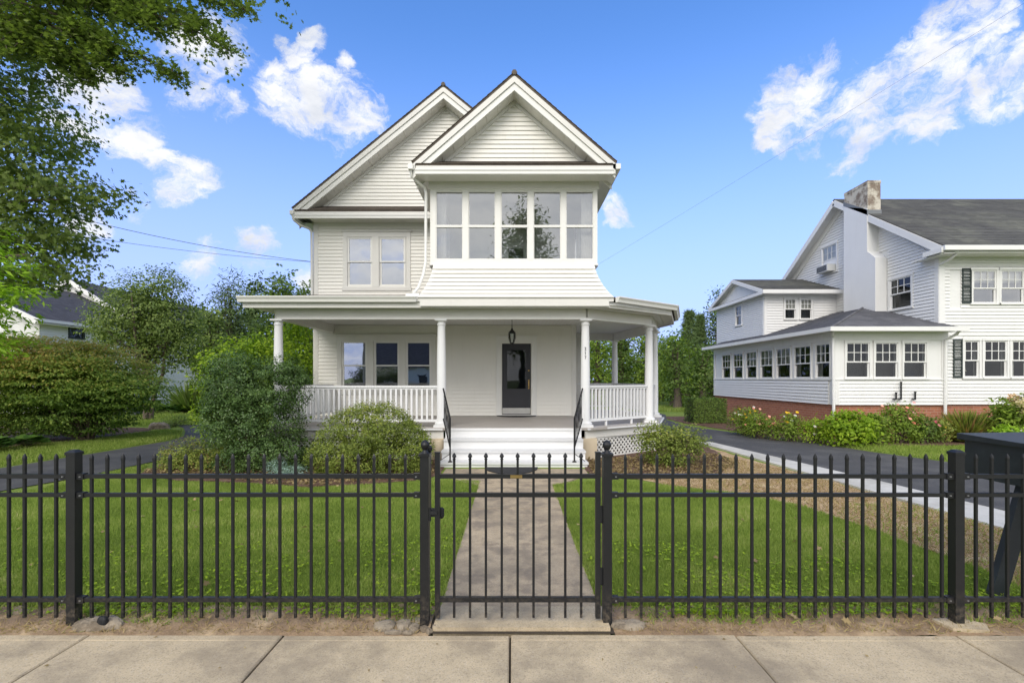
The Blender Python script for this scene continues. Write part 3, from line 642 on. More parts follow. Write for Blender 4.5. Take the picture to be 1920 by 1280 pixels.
a = MB(); a.tube([(-5.96,13.12,6.16), (-5.93,13.14,6.02), (-5.80,13.2,5.90), (-5.62,13.42,5.86), (-5.58,13.46,5.78), (-5.57,13.47,3.98)], .035, 8); a.build('downspout', 'white_trim', H, smooth=True)
a = MB(); F.box(a, XL+.11, -1.83, 5.98, 6.05, .018, .035); a.build('frieze_board', 'white_trim', H)

# upper sunroom bay
YB = 10.70; B = Plane((0, YB), (1, 0)); bx0, bx1 = -1.83, 1.91
gable_roof(H, -2.10, 2.20, .05, 6.27, 8.14, 10.27, 16.2, YB, 'shingle_brown')
pent(H, -2.04, 2.14, 10.24, YB, 6.24, 6.50, 6.05, 'shingle_brown')
gb = MB(); gb.add([B.w(-1.95,6.45,-.15), B.w(2.05,6.45,-.15), B.w(.05,8.16,-.15), B.w(-1.95,6.45,0), B.w(2.05,6.45,0), B.w(.05,8.16,0)], [(0,2,1),(3,4,5),(0,1,4,3),(1,2,5,4),(2,0,3,5)])
gb.build('gable_wall', 'white_siding', H)
boards(B, lambda z: (.05-(8.02-z)/.87, .05+(8.02-z)/.87), 6.48, 7.98, .1, [], 'white_siding', H)
for s, xe in ((-1, -2.15), (1, 2.25)):
    a = MB(); a.beam((xe, 10.22, 6.19), (xe, 14.0, 6.19), .10, .11); a.build('gutter', 'white_trim', H)
    a = MB(); x0, x1 = sorted((xe-s*.05, bx0 if s < 0 else bx1)); a.box(x0, x1, 10.71, 13.5, 6.05, 6.07); a.box(x0+.04, x1-.0, 10.27, 10.69, 6.052, 6.26); a.build('soffit', 'grey_trim', H)
a = MB(); a.tube([(-2.16,10.3,6.14), (-2.14,10.33,6.02), (-2.02,10.45,5.93), (-1.92,10.6,5.88), (-1.89,10.63,5.78), (-1.90,10.63,4.25), (-1.93,10.5,3.95), (-1.99,10.25,3.62), (-2.06,10.05,3.46)], .032, 8); a.build('downspout', 'white_trim', H, smooth=True)
z0b, z1b = 4.235, 5.90
fb = MB(); B.box(fb, bx0-.01, bx1+.01, 5.895, 6.05, -.12, .02); B.box(fb, bx0-.02, bx1+.02, 5.885, 5.90, .0, .035); fb.build('frieze_board', 'grey_trim', H)
for pl, u1 in ((Plane((bx0, 13.5), (0, -1)), 13.5-YB-.1), (Plane((bx1, YB+.1), (0, 1)), 13.5-YB-.1)):
    fb = MB(); pl.box(fb, 0, u1, 5.895, 6.05, -.12, .0); fb.build('frieze_board', 'grey_trim', H)
def sunwall(pl, cuts, m, u0, u1):
    fr = MB(); pl.box(fr, u0, cuts[0][0], z0b, z1b-.01, -.10, .0); pl.box(fr, cuts[-1][1], u1, z0b, z1b-.01, -.10, .0)
    pl.box(fr, cuts[0][0], cuts[-1][1], z0b, z0b+.105, -.10, 0); pl.box(fr, cuts[0][0], cuts[-1][1], z1b-.045, z1b-.01, -.10, 0)
    for (a, b), (c, d_) in zip(cuts, cuts[1:]): pl.box(fr, b, c, z0b+.105, z1b-.045, -.10, .004)
    pl.box(fr, u0-.01, u1+.01, z0b-.03, z0b+.005, -.06, .03)
    w = fr.build('window_frame', 'white_trim', H)
    for a, b in cuts:
        lo, hi = z0b+.105, z1b-.045; md = (lo+hi)/2-.02
        s = MB(); pl.box(s, a, b, md-.026, md+.026, -.06, -.006); pl.box(s, a, a+.02, lo, hi, -.058, -.016); pl.box(s, b-.02, b, lo, hi, -.058, -.016); pl.box(s, a+.02, b-.02, lo, lo+.02, -.058, -.016); pl.box(s, a+.02, b-.02, hi-.02, hi, -.058, -.016)
        s.build('sash', 'white_trim', w)
        for q0, q1 in ((lo+.02, md-.026), (md+.026, hi-.02)):
            MB().add([pl.w(a+.02,q0,-.04), pl.w(b-.02,q0,-.04), pl.w(b-.02,q1,-.04), pl.w(a+.02,q1,-.04)], [(0,1,2,3)]).build('pane', 'glass_soft', w)
cx = [(817, 868), (878, 929), (939, 990), (1000, 1052), (1061, 1113)]
sunwall(B, [((p-960)*YB/FPX, (q-960)*YB/FPX) for p, q in cx], None, bx0+.02, bx1-.02)
sunwall(Plane((bx0+.02, 13.5), (0, -1)), [(.15, .92), (1.02, 1.79), (1.89, 2.60)], None, 0, 2.72)
sunwall(Plane((bx1-.02, YB+.08), (0, 1)), [(.12, .85), (.95, 1.72), (1.82, 2.55)], None, 0, 2.72)
a = MB(); a.box(bx0+.12, bx1-.12, YB+.1, 13.5, 4.13, 4.17); a.build('sunroom_floor', 'interior_wall', H)
a = MB(); a.box(bx0+.12, bx1-.12, YB+.12, 13.5, 5.97, 6.0); a.build('sunroom_ceiling', 'interior_wall', H)
a = MB(); F.box(a, bx0+.02, bx1-.02, 4.17, 5.97, .001, .03) if 0 else wall(a, F, bx0+.13, XR-.01, 4.17, 5.97, [(-.18, .40, 4.30, 5.40)], .002, .03); a.build('sunroom_wall', 'interior_wall', H)
window(H, F, -.10, .32, 4.45, 5.34, casing=.10, case_n=.05, sill=True, rec=.5)
for x in (bx0+.24, bx1-.24):
    a = MB(); n = 14
    for i in range(n):
        xa = x-.11+.22*i/n; xb = x-.11+.22*(i+1)/n; ya = YB+.20+.03*(i % 2); yb = YB+.20+.03*((i+1) % 2)
        a.add([(xa,ya,4.2),(xb,yb,4.2),(xb,yb,5.9),(xa,ya,5.9)], [(0,1,2,3)])
    a.build('curtain', 'curtain', H)
# flared skirt under the sunroom
prof = []
for i in range(9):
    t = i/8; c = t**2.1                                    # top t=0 -> bottom t=1
    prof.append((bx0+.10-.22*(.45*t+.55*c), bx1-.10+.29*(.45*t+.55*c), YB-.02-.68*(.35*t+.65*c), 4.215-t*.83))
body = MB()
for i, (p, q) in enumerate(zip(prof[::-1], prof[::-1][1:])):   # bottom up
    (l0, r0, y0, zz0), (l1, r1, y1, zz1) = p, q; o = .052
    mb = MB(); mb.hexa([(l0-.0, y0-o, zz0-.005), (r0, y0-o, zz0-.005), (r0, y0+.05, zz0-.005), (l0, y0+.05, zz0-.005), (l1, y1-.003, zz1+.006), (r1, y1-.003, zz1+.006), (r1, y1+.05, zz1+.006), (l1, y1+.05, zz1+.006)])
    mb.build('clapboard', 'white_siding', H)
    body.hexa([(l0, y0+.051, zz0), (l0+.03, y0+.051, zz0), (l0+.03, 13.5, zz0), (l0, 13.5, zz0), (l1, y1+.051, zz1), (l1+.03, y1+.051, zz1), (l1+.03, 13.5, zz1), (l1, 13.5, zz1)])
    body.hexa([(r0-.03, y0+.051, zz0), (r0, y0+.051, zz0), (r0, 13.5, zz0), (r0-.03, 13.5, zz0), (r1-.03, y1+.051, zz1), (r1, y1+.051, zz1), (r1, 13.5, zz1), (r1-.03, 13.5, zz1)])
body.build('skirt_side', 'white_siding', H)
for k in (0, 1):
    a = MB()
    for p, q in zip(prof, prof[1:]):
        x0, x1 = (p[k], q[k]); s = 1 if k == 0 else -1
        a.hexa([(min(x0,x0+s*.085), p[2]-.024, p[3]), (max(x0,x0+s*.085), p[2]-.024, p[3]), (max(x0,x0+s*.085), p[2]+.03, p[3]), (min(x0,x0+s*.085), p[2]+.03, p[3]),
                (min(x1,x1+s*.085), q[2]-.024, q[3]), (max(x1,x1+s*.085), q[2]-.024, q[3]), (max(x1,x1+s*.085), q[2]+.03, q[3]), (min(x1,x1+s*.085), q[2]+.03, q[3])])
    a.build('corner_board', 'white_trim', H)

# ---- porch
FL = .666; CT = 2.98
A_, B_, C_, D_ = (1.58,10.42), (3.29,11.62), (3.90,13.25), (3.42,16.1)
col_pts = [(-5.03,10.42), (-1.52,10.42), A_, B_, C_, D_]
floor_poly = [(-5.25,10.2), (1.68,10.2), (3.47,11.42), (4.12,13.2), (3.62,16.3), (XR,16.3), (XR,YW), (-5.25,YW)]
MB().slab(floor_poly, FL-.05, FL).build('porch_floor', 'porch_floor_paint', H)
MB().slab(floor_poly, 3.20, 3.22).build('porch_ceiling', 'porch_paint', H)
cj = MB()
for i in range(90): cj.box(-5.2+i*.1, -5.2+i*.1+.008, 10.5 if i < 68 else 11.6+(i-68)*.07, 13.5, 3.194, 3.1995)
cj.build('beadboard_joint', 'grey_trim', H, stuff=True)
# skirt boards under the floor
edge = [(-5.2,13.5), (-5.2,10.25), (-1.45,10.25)]; edge2 = [(1.55,10.25), (3.44,11.46), (4.07,13.2), (3.58,16.3)]
def run(pts, z0, z1, w, name, m):
    a = MB()
    for p, q in zip(pts, pts[1:]): a.beam((p[0],p[1],(z0+z1)/2), (q[0],q[1],(z0+z1)/2), w, z1-z0)
    return a.build(name, m, H)
run(edge, .44, .615, .03, 'porch_skirt', 'grey_trim'); run(edge2, .44, .615, .03, 'porch_skirt', 'grey_trim')
off = lambda pts, k: pts
run([(-5.27,13.5), (-5.27,10.18), (-1.46,10.18)], .62, .655, .03, 'floor_nosing', 'porch_paint'); run([(1.60,10.18), (3.49,11.40), (4.14,13.2), (3.64,16.3)], .62, .655, .03, 'floor_nosing', 'porch_paint')
for x0, x1, y0, y1 in ((-1.72,-1.40,10.22,10.5), (1.50,1.80,10.22,10.5), (3.2,3.42,11.5,11.7), (3.85,4.02,13.1,13.3), (-5.2,-4.95,10.28,10.5)):
    MB().box(x0, x1, y0, y1, -.05, .44).build('pier', 'tan_pier' if x0 < 2 else 'grey_trim', H)
MB().lathe((-1.53, 10.18, -.02), [(.08,0), (.13,.1), (.15,.24), (.13,.36), (.09,.44)], 14).build('urn', 'tan_pier', H, smooth=True)
# lattice, slat by slat
def lattice(p, q, z0, z1, sp=.115):
    L = math.hypot(q[0]-p[0], q[1]-p[1]); U = ((q[0]-p[0])/L, (q[1]-p[1])/L); pl = Plane(p, U); h = z1-z0
    fr = MB(); pl.box(fr, 0, L, z0, z0+.03, 0, .02); pl.box(fr, 0, L, z1-.03, z1, 0, .02); fo = fr.build('lattice_panel', 'white_trim', H)
    for dr_, n0 in ((1, .002), (-1, .011)):
        u = -h
        while u < L:
            a, b = (u, u+h); za, zb = z0, z1
            if dr_ < 0: a, b = b, a
            lo_, hi_ = (a, za), (b, zb)
            def clip(P0, P1):
                (u0, zz0), (u1, zz1) = P0, P1; t0, t1 = 0, 1
                for lim, s in ((0, 1), (L, -1)):
                    d0 = (u0-lim)*s; d1 = (u1-lim)*s
                    if d0 < 0 and d1 < 0: return None
                    if d0 < 0: t0 = max(t0, d0/(d0-d1))
                    if d1 < 0: t1 = min(t1, d0/(d0-d1))
                if t1-t0 < .05: return None
                return (u0+(u1-u0)*t0, zz0+(zz1-zz0)*t0), (u0+(u1-u0)*t1, zz0+(zz1-zz0)*t1)
            c = clip(lo_, hi_)
            if c:
                (ua, z_a), (ub, z_b) = c; w = .024
                MB().hexa([pl.w(ua-w,z_a,n0+.008), pl.w(ua+w,z_a,n0+.008), pl.w(ua+w,z_a,n0), pl.w(ua-w,z_a,n0), pl.w(ub-w,z_b,n0+.008), pl.w(ub+w,z_b,n0+.008), pl.w(ub+w,z_b,n0), pl.w(ub-w,z_b,n0)]).build('slat', 'white_trim', fo)
            u += sp
lattice((-4.95, 10.3), (-1.74, 10.3), .0, .43); lattice((1.82, 10.44), (3.26, 11.46), .0, .43)
MB().box(-5.1, -1.6, 11.2, 11.25, -.05, .6).build('dark_backing', 'interior_dark', H); MB().box(-1.6, 3.0, 12.2, 12.25, -.05, .6).build('dark_backing', 'interior_dark', H)  # near-black upright sheets under the porch floor, set back behind the lattice
# columns
colm = MB(); colm.box(-.15, .15, -.15, .15, 0, .05); colm.lathe((0,0,0), [(.135,.05), (.145,.075), (.135,.10), (.105,.115), (.100,.14), (.099,.8), (.094,1.5), (.082,2.17), (.084,2.18), (.095,2.19), (.095,2.215), (.083,2.225), (.083,2.25), (.105,2.275)], 22)
colm.box(-.125, .125, -.125, .125, 2.275, 2.315)
c0 = colm.build('column', 'porch_paint', H, smooth=True, local=True)
o3 = ORG[H.name]
for i, (x, y) in enumerate(col_pts):
    if i == 0: c0.location = (x-o3[0], y-o3[1], FL)
    else: share(c0, H, (x-o3[0], y-o3[1], FL))
# house number on the third column
fnt = [('3', 2.335), ('1', 2.245), ('7', 2.155)]
segs = {'3': [(-1,2,1,2),(1,2,0,.2),(0,.2,1,-.9),(1,-.9,.4,-2),(.4,-2,-1,-1.7)], '1': [(-.6,1.2,0,2),(0,2,0,-2)], '7': [(-1,2,1,2),(1,2,-.2,-2)]}
for ch, z in fnt:
    a = MB()
    for x0, zz0, x1, zz1 in segs[ch]: a.beam((A_[0]-.015+x0*.014, A_[1]-.098, z+zz0*.016), (A_[0]-.015+x1*.014, A_[1]-.098, z+zz1*.016), .010, .010, (0, 1, 0))
    a.build('house_number', 'black_metal', H)
# beam over the columns
run([(-5.03,13.45), (-5.03,10.42), A_, B_, C_, D_, (XR+.1,16.1)], CT+.0, 3.198, .17, 'porch_beam', 'grey_trim')
run([(-5.03+.02,10.32), (A_[0]+.05,10.32), (B_[0]+.09,B_[1]-.05), (C_[0]+.10,C_[1]), (D_[0]+.1,D_[1])], CT-.01, CT+.018, .03, 'beam_moulding', 'white_trim')
# porch roof
eav = [(-5.60,10.0), (2.09,10.0), (3.74,11.22), (4.44,13.15), (3.98,16.75)]
ez = 3.38
MB().slab([(-5.58,10.02), (2.07,10.02), (3.71,11.24), (4.40,13.15), (3.94,16.7), (XR,16.7), (XR,YW), (-5.58,YW)], 3.222, 3.24).build('soffit', 'grey_trim', H)
rf = MB(); zi = 4.03
def facet(a, b, c, d_):                                   # eave a-b, inner c (above b), d (above a)
    courses(rf, (*a, ez), (*b, ez), c, d_, .13, .014); rf.thick([(*a, ez-.02), (*b, ez-.02), (c[0],c[1],c[2]-.02), (d_[0],d_[1],d_[2]-.02)], (0, 0, .019))
facet(eav[0], (-1.9,10.0), (-1.9,YW-.02,zi), (-5.60,YW-.02,zi))
facet((1.95,10.05), eav[2], (XR+.05,13.0,zi), (XR,12.9,zi)); facet(eav[2], eav[3], (XR+.05,14.0,zi), (XR+.05,13.0,zi)); facet(eav[3], eav[4], (XR+.05,16.7,zi), (XR+.05,14.0,zi))
rf.build('porch_roof', 'shingle_brown', H)
def gutter(pts, top=3.395, h=.115, d_=.12, name='gutter', m='white_trim'):
    a = MB(); n = len(pts)
    for (p, q) in zip(pts, pts[1:]):
        L = math.hypot(q[0]-p[0], q[1]-p[1]); pl = Plane(p, ((q[0]-p[0])/L, (q[1]-p[1])/L)); L += .03
        a.add([pl.w(-.02,top-h,0), pl.w(L,top-h,0), pl.w(L,top-h,.07), pl.w(-.02,top-h,.07), pl.w(-.02,top-h*.55,.085), pl.w(L,top-h*.55,.085), pl.w(-.02,top-.02,d_), pl.w(L,top-.02,d_), pl.w(-.02,top,d_), pl.w(L,top,d_), pl.w(L,top,0), pl.w(-.02,top,0)],
              [(0,1,2,3),(3,2,5,4),(4,5,7,6),(6,7,9,8),(8,9,10,11),(11,10,1,0),(0,3,4,6,8,11),(1,10,9,7,5,2)])
    return a.build(name, m, H)
gutter([(-5.62,10.0), (-2.0,10.0)]); gutter([(2.16,10.03), (3.74,11.20), (4.44,13.13), (3.98,16.75)])
run([(-5.58,10.04), (2.0,10.04), (3.70,11.26), (4.39,13.15), (3.93,16.7)], 3.175, 3.29, .03, 'fascia', 'grey_trim')
a = MB(); a.box(-1.98, 2.10, 9.985, 10.02, 3.295, 3.385); a.box(-1.90, 2.0, 9.965, 10.02, 3.20, 3.29); a.build('fascia_moulding', 'grey_trim', H)
a = MB(); a.add([(-5.59,10.03,3.24),(-5.59,YW,3.24),(-5.59,YW,zi),(-5.59,10.03,ez),(-5.55,10.03,3.24),(-5.55,YW,3.24),(-5.55,YW,zi),(-5.55,10.03,ez)], [(0,3,2,1),(4,5,6,7),(0,1,5,4),(1,2,6,5),(2,3,7,6),(3,0,4,7)]); a.build('roof_end', 'grey_trim', H)
a = MB(); a.hexa([(-2.22,10.0,3.40),(-1.93,10.0,3.40),(-1.93,10.5,3.45),(-2.22,10.5,3.50),(-2.19,10.03,3.46),(-1.93,10.03,3.47),(-1.93,10.5,3.53),(-2.19,10.5,3.53)]); a.build('flashing', 'white_trim', H)
# railings: rails are the part, balusters its children
def railing(p, q, sp=.109, a0=.14, a1=.14):
    L = math.hypot(q[0]-p[0], q[1]-p[1]); U = ((q[0]-p[0])/L, (q[1]-p[1])/L); pl = Plane(p, U); r = MB()
    pl.box(r, a0-.06, L-a1+.06, 1.515, 1.555, -.045, .045); pl.box(r, a0-.06, L-a1+.06, 1.475, 1.513, -.022, .022); pl.box(r, a0-.06, L-a1+.06, .775, .83, -.025, .025)
    for f in (.3, .7): pl.box(r, L*f-.02, L*f+.02, FL, .773, -.02, .02)
    ro = r.build('railing', 'porch_paint', H); n = int((L-a0-a1)/sp)
    bm_ = MB(); bm_.box(-.021, .021, -.021, .021, .832, 1.474); src = None; ang = math.atan2(U[1], U[0])
    for i in range(n):
        u = a0+(L-a0-a1)*(i+.5)/n; w = pl.w(u, 0, 0); loc = (w[0]-o3[0], w[1]-o3[1], 0)
        if src is None: src = bm_.build('baluster', 'porch_paint', ro, local=True); src.location = loc; src.rotation_euler[2] = ang
        else: share(src, ro, loc, ang)
railing((-5.03,10.42), (-1.52,10.42)); railing((-5.03,YW), (-5.03,10.42), a0=.03); railing(A_, B_); railing(B_, C_); railing(C_, D_); railing(D_, (XR+.1,16.1), a1=.0)
# steps
stp = [( .666, 10.2), (.466, 9.92), (.266, 9.64), (.085, 9.36)]
for i, (z, y) in enumerate(stp[1:]):
    x0, x1 = (-1.40-.01*i, 1.46+.01*i)
    a = MB(); a.box(x0, x1, y-.03, y+.285, z-.04, z); s = a.build('tread', 'step_tread_paint', H)
for (z, zb, y) in ((.616, .468, 10.19), (.426, .268, 9.93), (.226, .087, 9.65), (.045, -.03, 9.37)):
    MB().box(-1.40, 1.46, y-.012, y+.012, zb, z).build('riser', 'porch_paint', H)
MB().box(-1.40, 1.46, 10.16, 10.215, .618, .662).build('nosing', 'porch_paint', H)
MB().box(-1.38, 1.44, 9.38, 10.17, -.03, .04).build('step_base', 'grey_trim', H)
# iron handrails
for s, p0, p1 in ((-1, (-1.46,10.28), (-1.20,9.38)), (1, (1.50,10.28), (1.21,9.38))):
    a = MB(); T0 = (*p0, 1.49); T1 = (*p1, .93); L0 = (*p0, .85); L1 = (*p1, .36)
    a.tube([T0, T1], .017, 8); a.tube([L0, L1], .013, 8); a.tube([T1, (p1[0], p1[1], .09)], .016, 8); a.lathe((p1[0], p1[1], .087), [(.045,0), (.04,.015), (.018,.03)], 10)
    a.tube([(p1[0], p1[1], .25), (p1[0]+s*.22, p1[1]+.1, .09)], .007, 6)
    hr = a.build('handrail', 'black_metal', H, smooth=True)
    for i in range(1, 8):
        t = i/8; x = p0[0]+(p1[0]-p0[0])*t; y = p0[1]+(p1[1]-p0[1])*t; za = .85+(.36-.85)*t; zb = 1.49+(.93-1.49)*t
        b_ = MB(); b_.tube([(x,y,za), (x,y,zb)], .007, 5)
        if i in (2, 4, 6):
            zc = (za+zb)/2
            for k in (-1, 1): b_.tube([(x+(p1[0]-p0[0])*.04*k*math.sin(q*PI/6), y+(p1[1]-p0[1])*.05*k*math.sin(q*PI/6), zc-.12+.04*q) for q in range(7)], .006, 5)
        b_.build('baluster', 'black_metal', hr)

# things on and about the porch
m1 = [(.0+.56*math.cos(PI+PI*i/16)+.125, 13.50-.0+.48*math.sin(PI+PI*i/16)) for i in range(17)]
tag(MB().slab(m1, FL+.003, FL+.018).build('doormat', 'rubber'), 'half round black rubber doormat on the porch floor in front of the door', 'doormat')
m2 = [(-.01+.50*math.cos(PI+PI*i/16), 9.18+.62*math.sin(PI+PI*i/16)) for i in range(17)]
tag(MB().slab(m2, .014, .03).build('doormat', 'rubber'), 'half round black rubber mat on the concrete at the foot of the steps', 'doormat')
T = thing('hanging_lantern', 'small black glass lantern hanging on a rod from the porch ceiling before the door', 'lantern', (0.0, 12.0, 3.2))
MB().tube([(0,12,3.19),(0,12,2.92)], .009, 8).lathe((0,12,3.17), [(.05,0), (.05,.02)], 12).build('rod', 'black_metal', T)
MB().lathe((0,12,2.86), [(.085,-.03), (.09,-.015), (.055,.03), (.03,.05), (.02,.09)], 12).build('lantern_cap', 'black_metal', T, smooth=True)
lc = MB(); lc.lathe((0,12,2.58), [(.012,-.05), (.02,-.03), (.045,0), (.05,.015)], 12)
for k in range(6):
    t = k*PI/3; lc.tube([(.05*math.cos(t),12+.05*math.sin(t),2.59), (.09*math.cos(t),12+.09*math.sin(t),2.72), (.085*math.cos(t),12+.085*math.sin(t),2.83)], .006, 5)
lc.build('lantern_frame', 'black_metal', T)
MB().lathe((0,12,2.60), [(.045,0), (.08,.12), (.078,.225)], 12).build('lantern_glass', 'glass_far', T, smooth=True)
MB().lathe((0,12,2.62), [(.016,0), (.016,.10), (.004,.12)], 8).build('bulb', 'curtain', T, smooth=True)

# ------------------------------------------------------------------ the iron fence and gate
YF = 3.36
def fx(px): return (px-960)/270.0
def post_mb(w, h, ball=False):
    m = MB(); m.box(-w/2, w/2, -w/2, w/2, -.06, h)
    if ball:
        m.box(-w/2-.008, w/2+.008, -w/2-.008, w/2+.008, h, h+.02); m.lathe((0,0,h+.02), [(.028,0), (.02,.012), (.014,.022), (.022,.032), (.030,.048), (.031,.06), (.026,.074), (.012,.088), (.002,.092)], 14)
    else:
        q = w/2+.005; m.box(-q, q, -q, q, h, h+.018); m.add([(-q,-q,h+.018),(q,-q,h+.018),(q,q,h+.018),(-q,q,h+.018),(-q*.45,-q*.45,h+.034),(q*.45,-q*.45,h+.034),(q*.45,q*.45,h+.034),(-q*.45,q*.45,h+.034)], [(0,1,5,4),(1,2,6,5),(2,3,7,6),(3,0,4,7),(4,5,6,7)])
    return m
def picket_mb(z0, z1, w=.0165, gate=False):
    m = MB(); m.box(-w/2, w/2, -w/2, w/2, z0, z1-.050)
    d = w*.62
    if gate: m.lathe((0,0,z1-.050), [(d*.8,0), (d*1.25,.006), (d*.7,.012), (d*1.55,.022), (d*1.1,.036), (.001,.050)], 8, PI/4)
    else: m.lathe((0,0,z1-.050), [(d*1.1,0), (d*1.25,.005), (d*1.3,.02), (d*.9,.036), (.001,.050)], 4, PI/4)
    return m
src_p = {}
def fence(name, label, x0, x1, runs, posts, balls, loc):
    T = thing(name, label, 'fence', loc)
    rails = [(1.026, .029), (.896, .026), (.172, .030)]
    ps = None
    for (xa, xb, first, n, sp) in runs:
        for z, h in rails: MB().box(xa, xb, YF-.0145, YF+.0145, z-h/2, z+h/2).build('rail', 'black_metal', T)
        for xe, sg in ((xa, 1), (xb, -1)):
            for z, h in rails:
                a = MB(); x_0, x_1 = sorted((xe-sg*.003, xe+sg*.045)); a.box(x_0, x_1, YF-.021, YF+.021, z-h/2-.006, z+h/2+.006); a.build('bracket', 'black_metal', T)
                MB().lathe((xe+sg*.026, YF-.023, z), [(.007,-.005), (.007,.003)], 8).build('bolt', 'steel_bolt', T)
        for i in range(n):
            x = first+sp*i
            lp = (x-loc[0], YF-loc[1], -loc[2])
            if 'p' not in src_p: src_p['p'] = picket_mb(.044, 1.182).build('picket', 'black_metal', T, local=True); src_p['p'].location = lp
            else: share(src_p['p'], T, lp)
    for x in posts:
        a = post_mb(.062, 1.175).build('post', 'black_metal', T, local=True); a.location = (x-loc[0], YF-loc[1], 0)
    for x in balls:
        a = post_mb(.060, 1.165, True).build('post', 'black_metal', T, local=True); a.location = (x-loc[0], YF-loc[1], 0)
    return T
pL = fx(797); pR = fx(1138); lpost = fx(139); rpost = fx(1793)
FLT = fence('picket_fence', 'black iron picket fence on the left of the gate, spear tipped pickets between square posts', 0, 0,
      [(lpost+.034, pL-.032, fx(171.8), 21, (fx(760)-fx(171.8))/20), (lpost-2.44+.034, lpost-.034, lpost-2.44+.125, 21, .1095)], [lpost, lpost-2.44], [pL], (pL, YF, 0))
FRT = fence('picket_fence', 'black iron picket fence on the right of the gate, ending before the dark box', 0, 0,
      [(pR+.032, rpost-.034, fx(1172.5), 21, (fx(1766)-fx(1172.5))/20), (rpost+.034, rpost+2.44-.034, fx(1829.7), 21, .1095)], [rpost, rpost+2.44], [pR], (pR, YF, 0))
a = MB(); a.box(pL+.012, pL+.03, YF+.04, YF+.075, .75, 1.185); a.lathe((pL+.021, YF+.057, 1.185), [(.012,0), (.02,.01), (.02,.03), (.008,.045)], 8); a.build('latch_post', 'black_metal', FLT)
GT = thing('gate', 'black iron walk gate with nine spear tipped pickets between the two ball topped posts', 'gate', (pR-.05, YF, 0))
gl_, gr_ = fx(820.5), fx(1121)
for x in (gl_, gr_):
    a = MB(); a.box(x-.017, x+.017, YF-.017, YF+.017, .045, 1.185); a.box(x-.019, x+.019, YF-.019, YF+.019, 1.185, 1.194); a.build('stile', 'black_metal', GT)
for z, h in ((1.026,.029), (.896,.028), (.172,.032)): MB().box(gl_+.017, gr_-.017, YF-.0145, YF+.0145, z-h/2, z+h/2).build('rail', 'black_metal', GT)
gp = None
for i in range(9):
    x = fx(851.6+i*29.75); lp = (x-(pR-.05), 0, 0)
    if gp is None: gp = picket_mb(.046, 1.188, gate=True).build('picket', 'black_metal', GT, local=True); gp.location = lp
    else: share(gp, GT, lp)
MB().box(fx(957), fx(979), YF-.018, YF-.0146, 1.014, 1.036).build('name_plate', 'brass', GT)
a = MB(); a.box(gl_-.045, gl_+.0, YF-.03, YF-.018, .765, .79); a.lathe((gl_+.022, YF+.03, .76), [(.012,-.035), (.02,-.02), (.02,.03), (.01,.04)], 10); a.box(gl_-.06, gl_-.018, YF-.012, YF+.02, .745, .80); a.tube([(gl_-.05,YF-.02,.72), (gl_-.05,YF-.02,.81)], .008, 6); a.build('latch', 'black_matte', GT)
for z in (.76, .33):
    a = MB(); a.tube([(gr_+.03,YF,z-.06), (gr_+.03,YF,z+.06)], .010, 8); a.box(gr_+.017, gr_+.028, YF-.012, YF+.012, z-.05, z+.05); a.build('hinge', 'black_matte', GT)

# broken concrete round the post feet, a flat stone
from mathutils import noise as mnoise
def rock(name, label, c, r, h, m='stone', cat='rubble', seed=0, parent=None, n=22):
    mb = MB(); rings = [(1.0, -.4), (1.02, 0), (.93, .55), (.75, .85), (.45, 1.0)]; o = 0
    for k, (rr, zz) in enumerate(rings):
        for i in range(n):
            t = 2*PI*i/n; q = 1+.34*mnoise.noise(Vector((math.cos(t)*1.3+seed, math.sin(t)*1.3, seed*.7)))+.08*mnoise.noise(Vector((math.cos(t)*5, math.sin(t)*5, seed+k)))
            mb.v.append((c[0]+r[0]*rr*q*math.cos(t), c[1]+r[1]*rr*q*math.sin(t), c[2]+h*zz*(1+.25*mnoise.noise(Vector((math.cos(t)*2, math.sin(t)*2, seed+9+k*.3))))))
    for k in range(len(rings)-1):
        for i in range(n): i2 = (i+1) % n; mb.f.append((k*n+i, k*n+i2, (k+1)*n+i2, (k+1)*n+i))
    mb.f.append(tuple((len(rings)-1)*n+i for i in range(n)))
    ob = mb.build(name, m, parent)
    return tag(ob, label, cat) if label else ob
T = thing('broken_footing', 'cracked pale concrete footing broken into lumps at the foot of the left gate post', 'rubble', (-.72, 3.34, 0))
for i, (x, y, rx, ry, h) in enumerate([(-.87,3.33,.085,.065,.035), (-.745,3.34,.055,.075,.04), (-.665,3.30,.04,.05,.035), (-.80,3.255,.06,.02,.02), (-.60,3.29,.035,.03,.03), (-.56,3.262,.025,.018,.03), (-.66,3.40,.06,.04,.03), (-.70,3.245,.04,.014,.02), (-.53,3.30,.018,.02,.035)]):
    rock('lump', None, (x, y, -.004), (rx, ry), h*.8, 'stone', seed=i*3.1, parent=T, n=9)
rock('stone_slab', 'large flat grey stone leaning in the soil beside the left fence post', (-2.86, 3.34, .0), (.17, .085), .045, cat='stone', seed=5.5, n=30)
rock('small_stone', 'small dark angular stone lying on the flat grey stone', (-2.79, 3.30, .045), (.035, .02), .035, 'black_matte', 'stone', seed=8)
rock('concrete_footing', 'crumbling concrete footing at the foot of the right gate post', (.80, 3.34, 0), (.11, .06), .028, cat='rubble', seed=2.2, n=30)
MB().slab([(2.98,3.27),(3.20,3.24),(3.26,3.33),(3.13,3.42),(2.95,3.40)], -.02, .018).build('concrete_pad', 'sidewalk_concrete')
tag(bpy.data.objects['concrete_pad'], 'thin square concrete pad under the foot of the right fence post', 'pad')

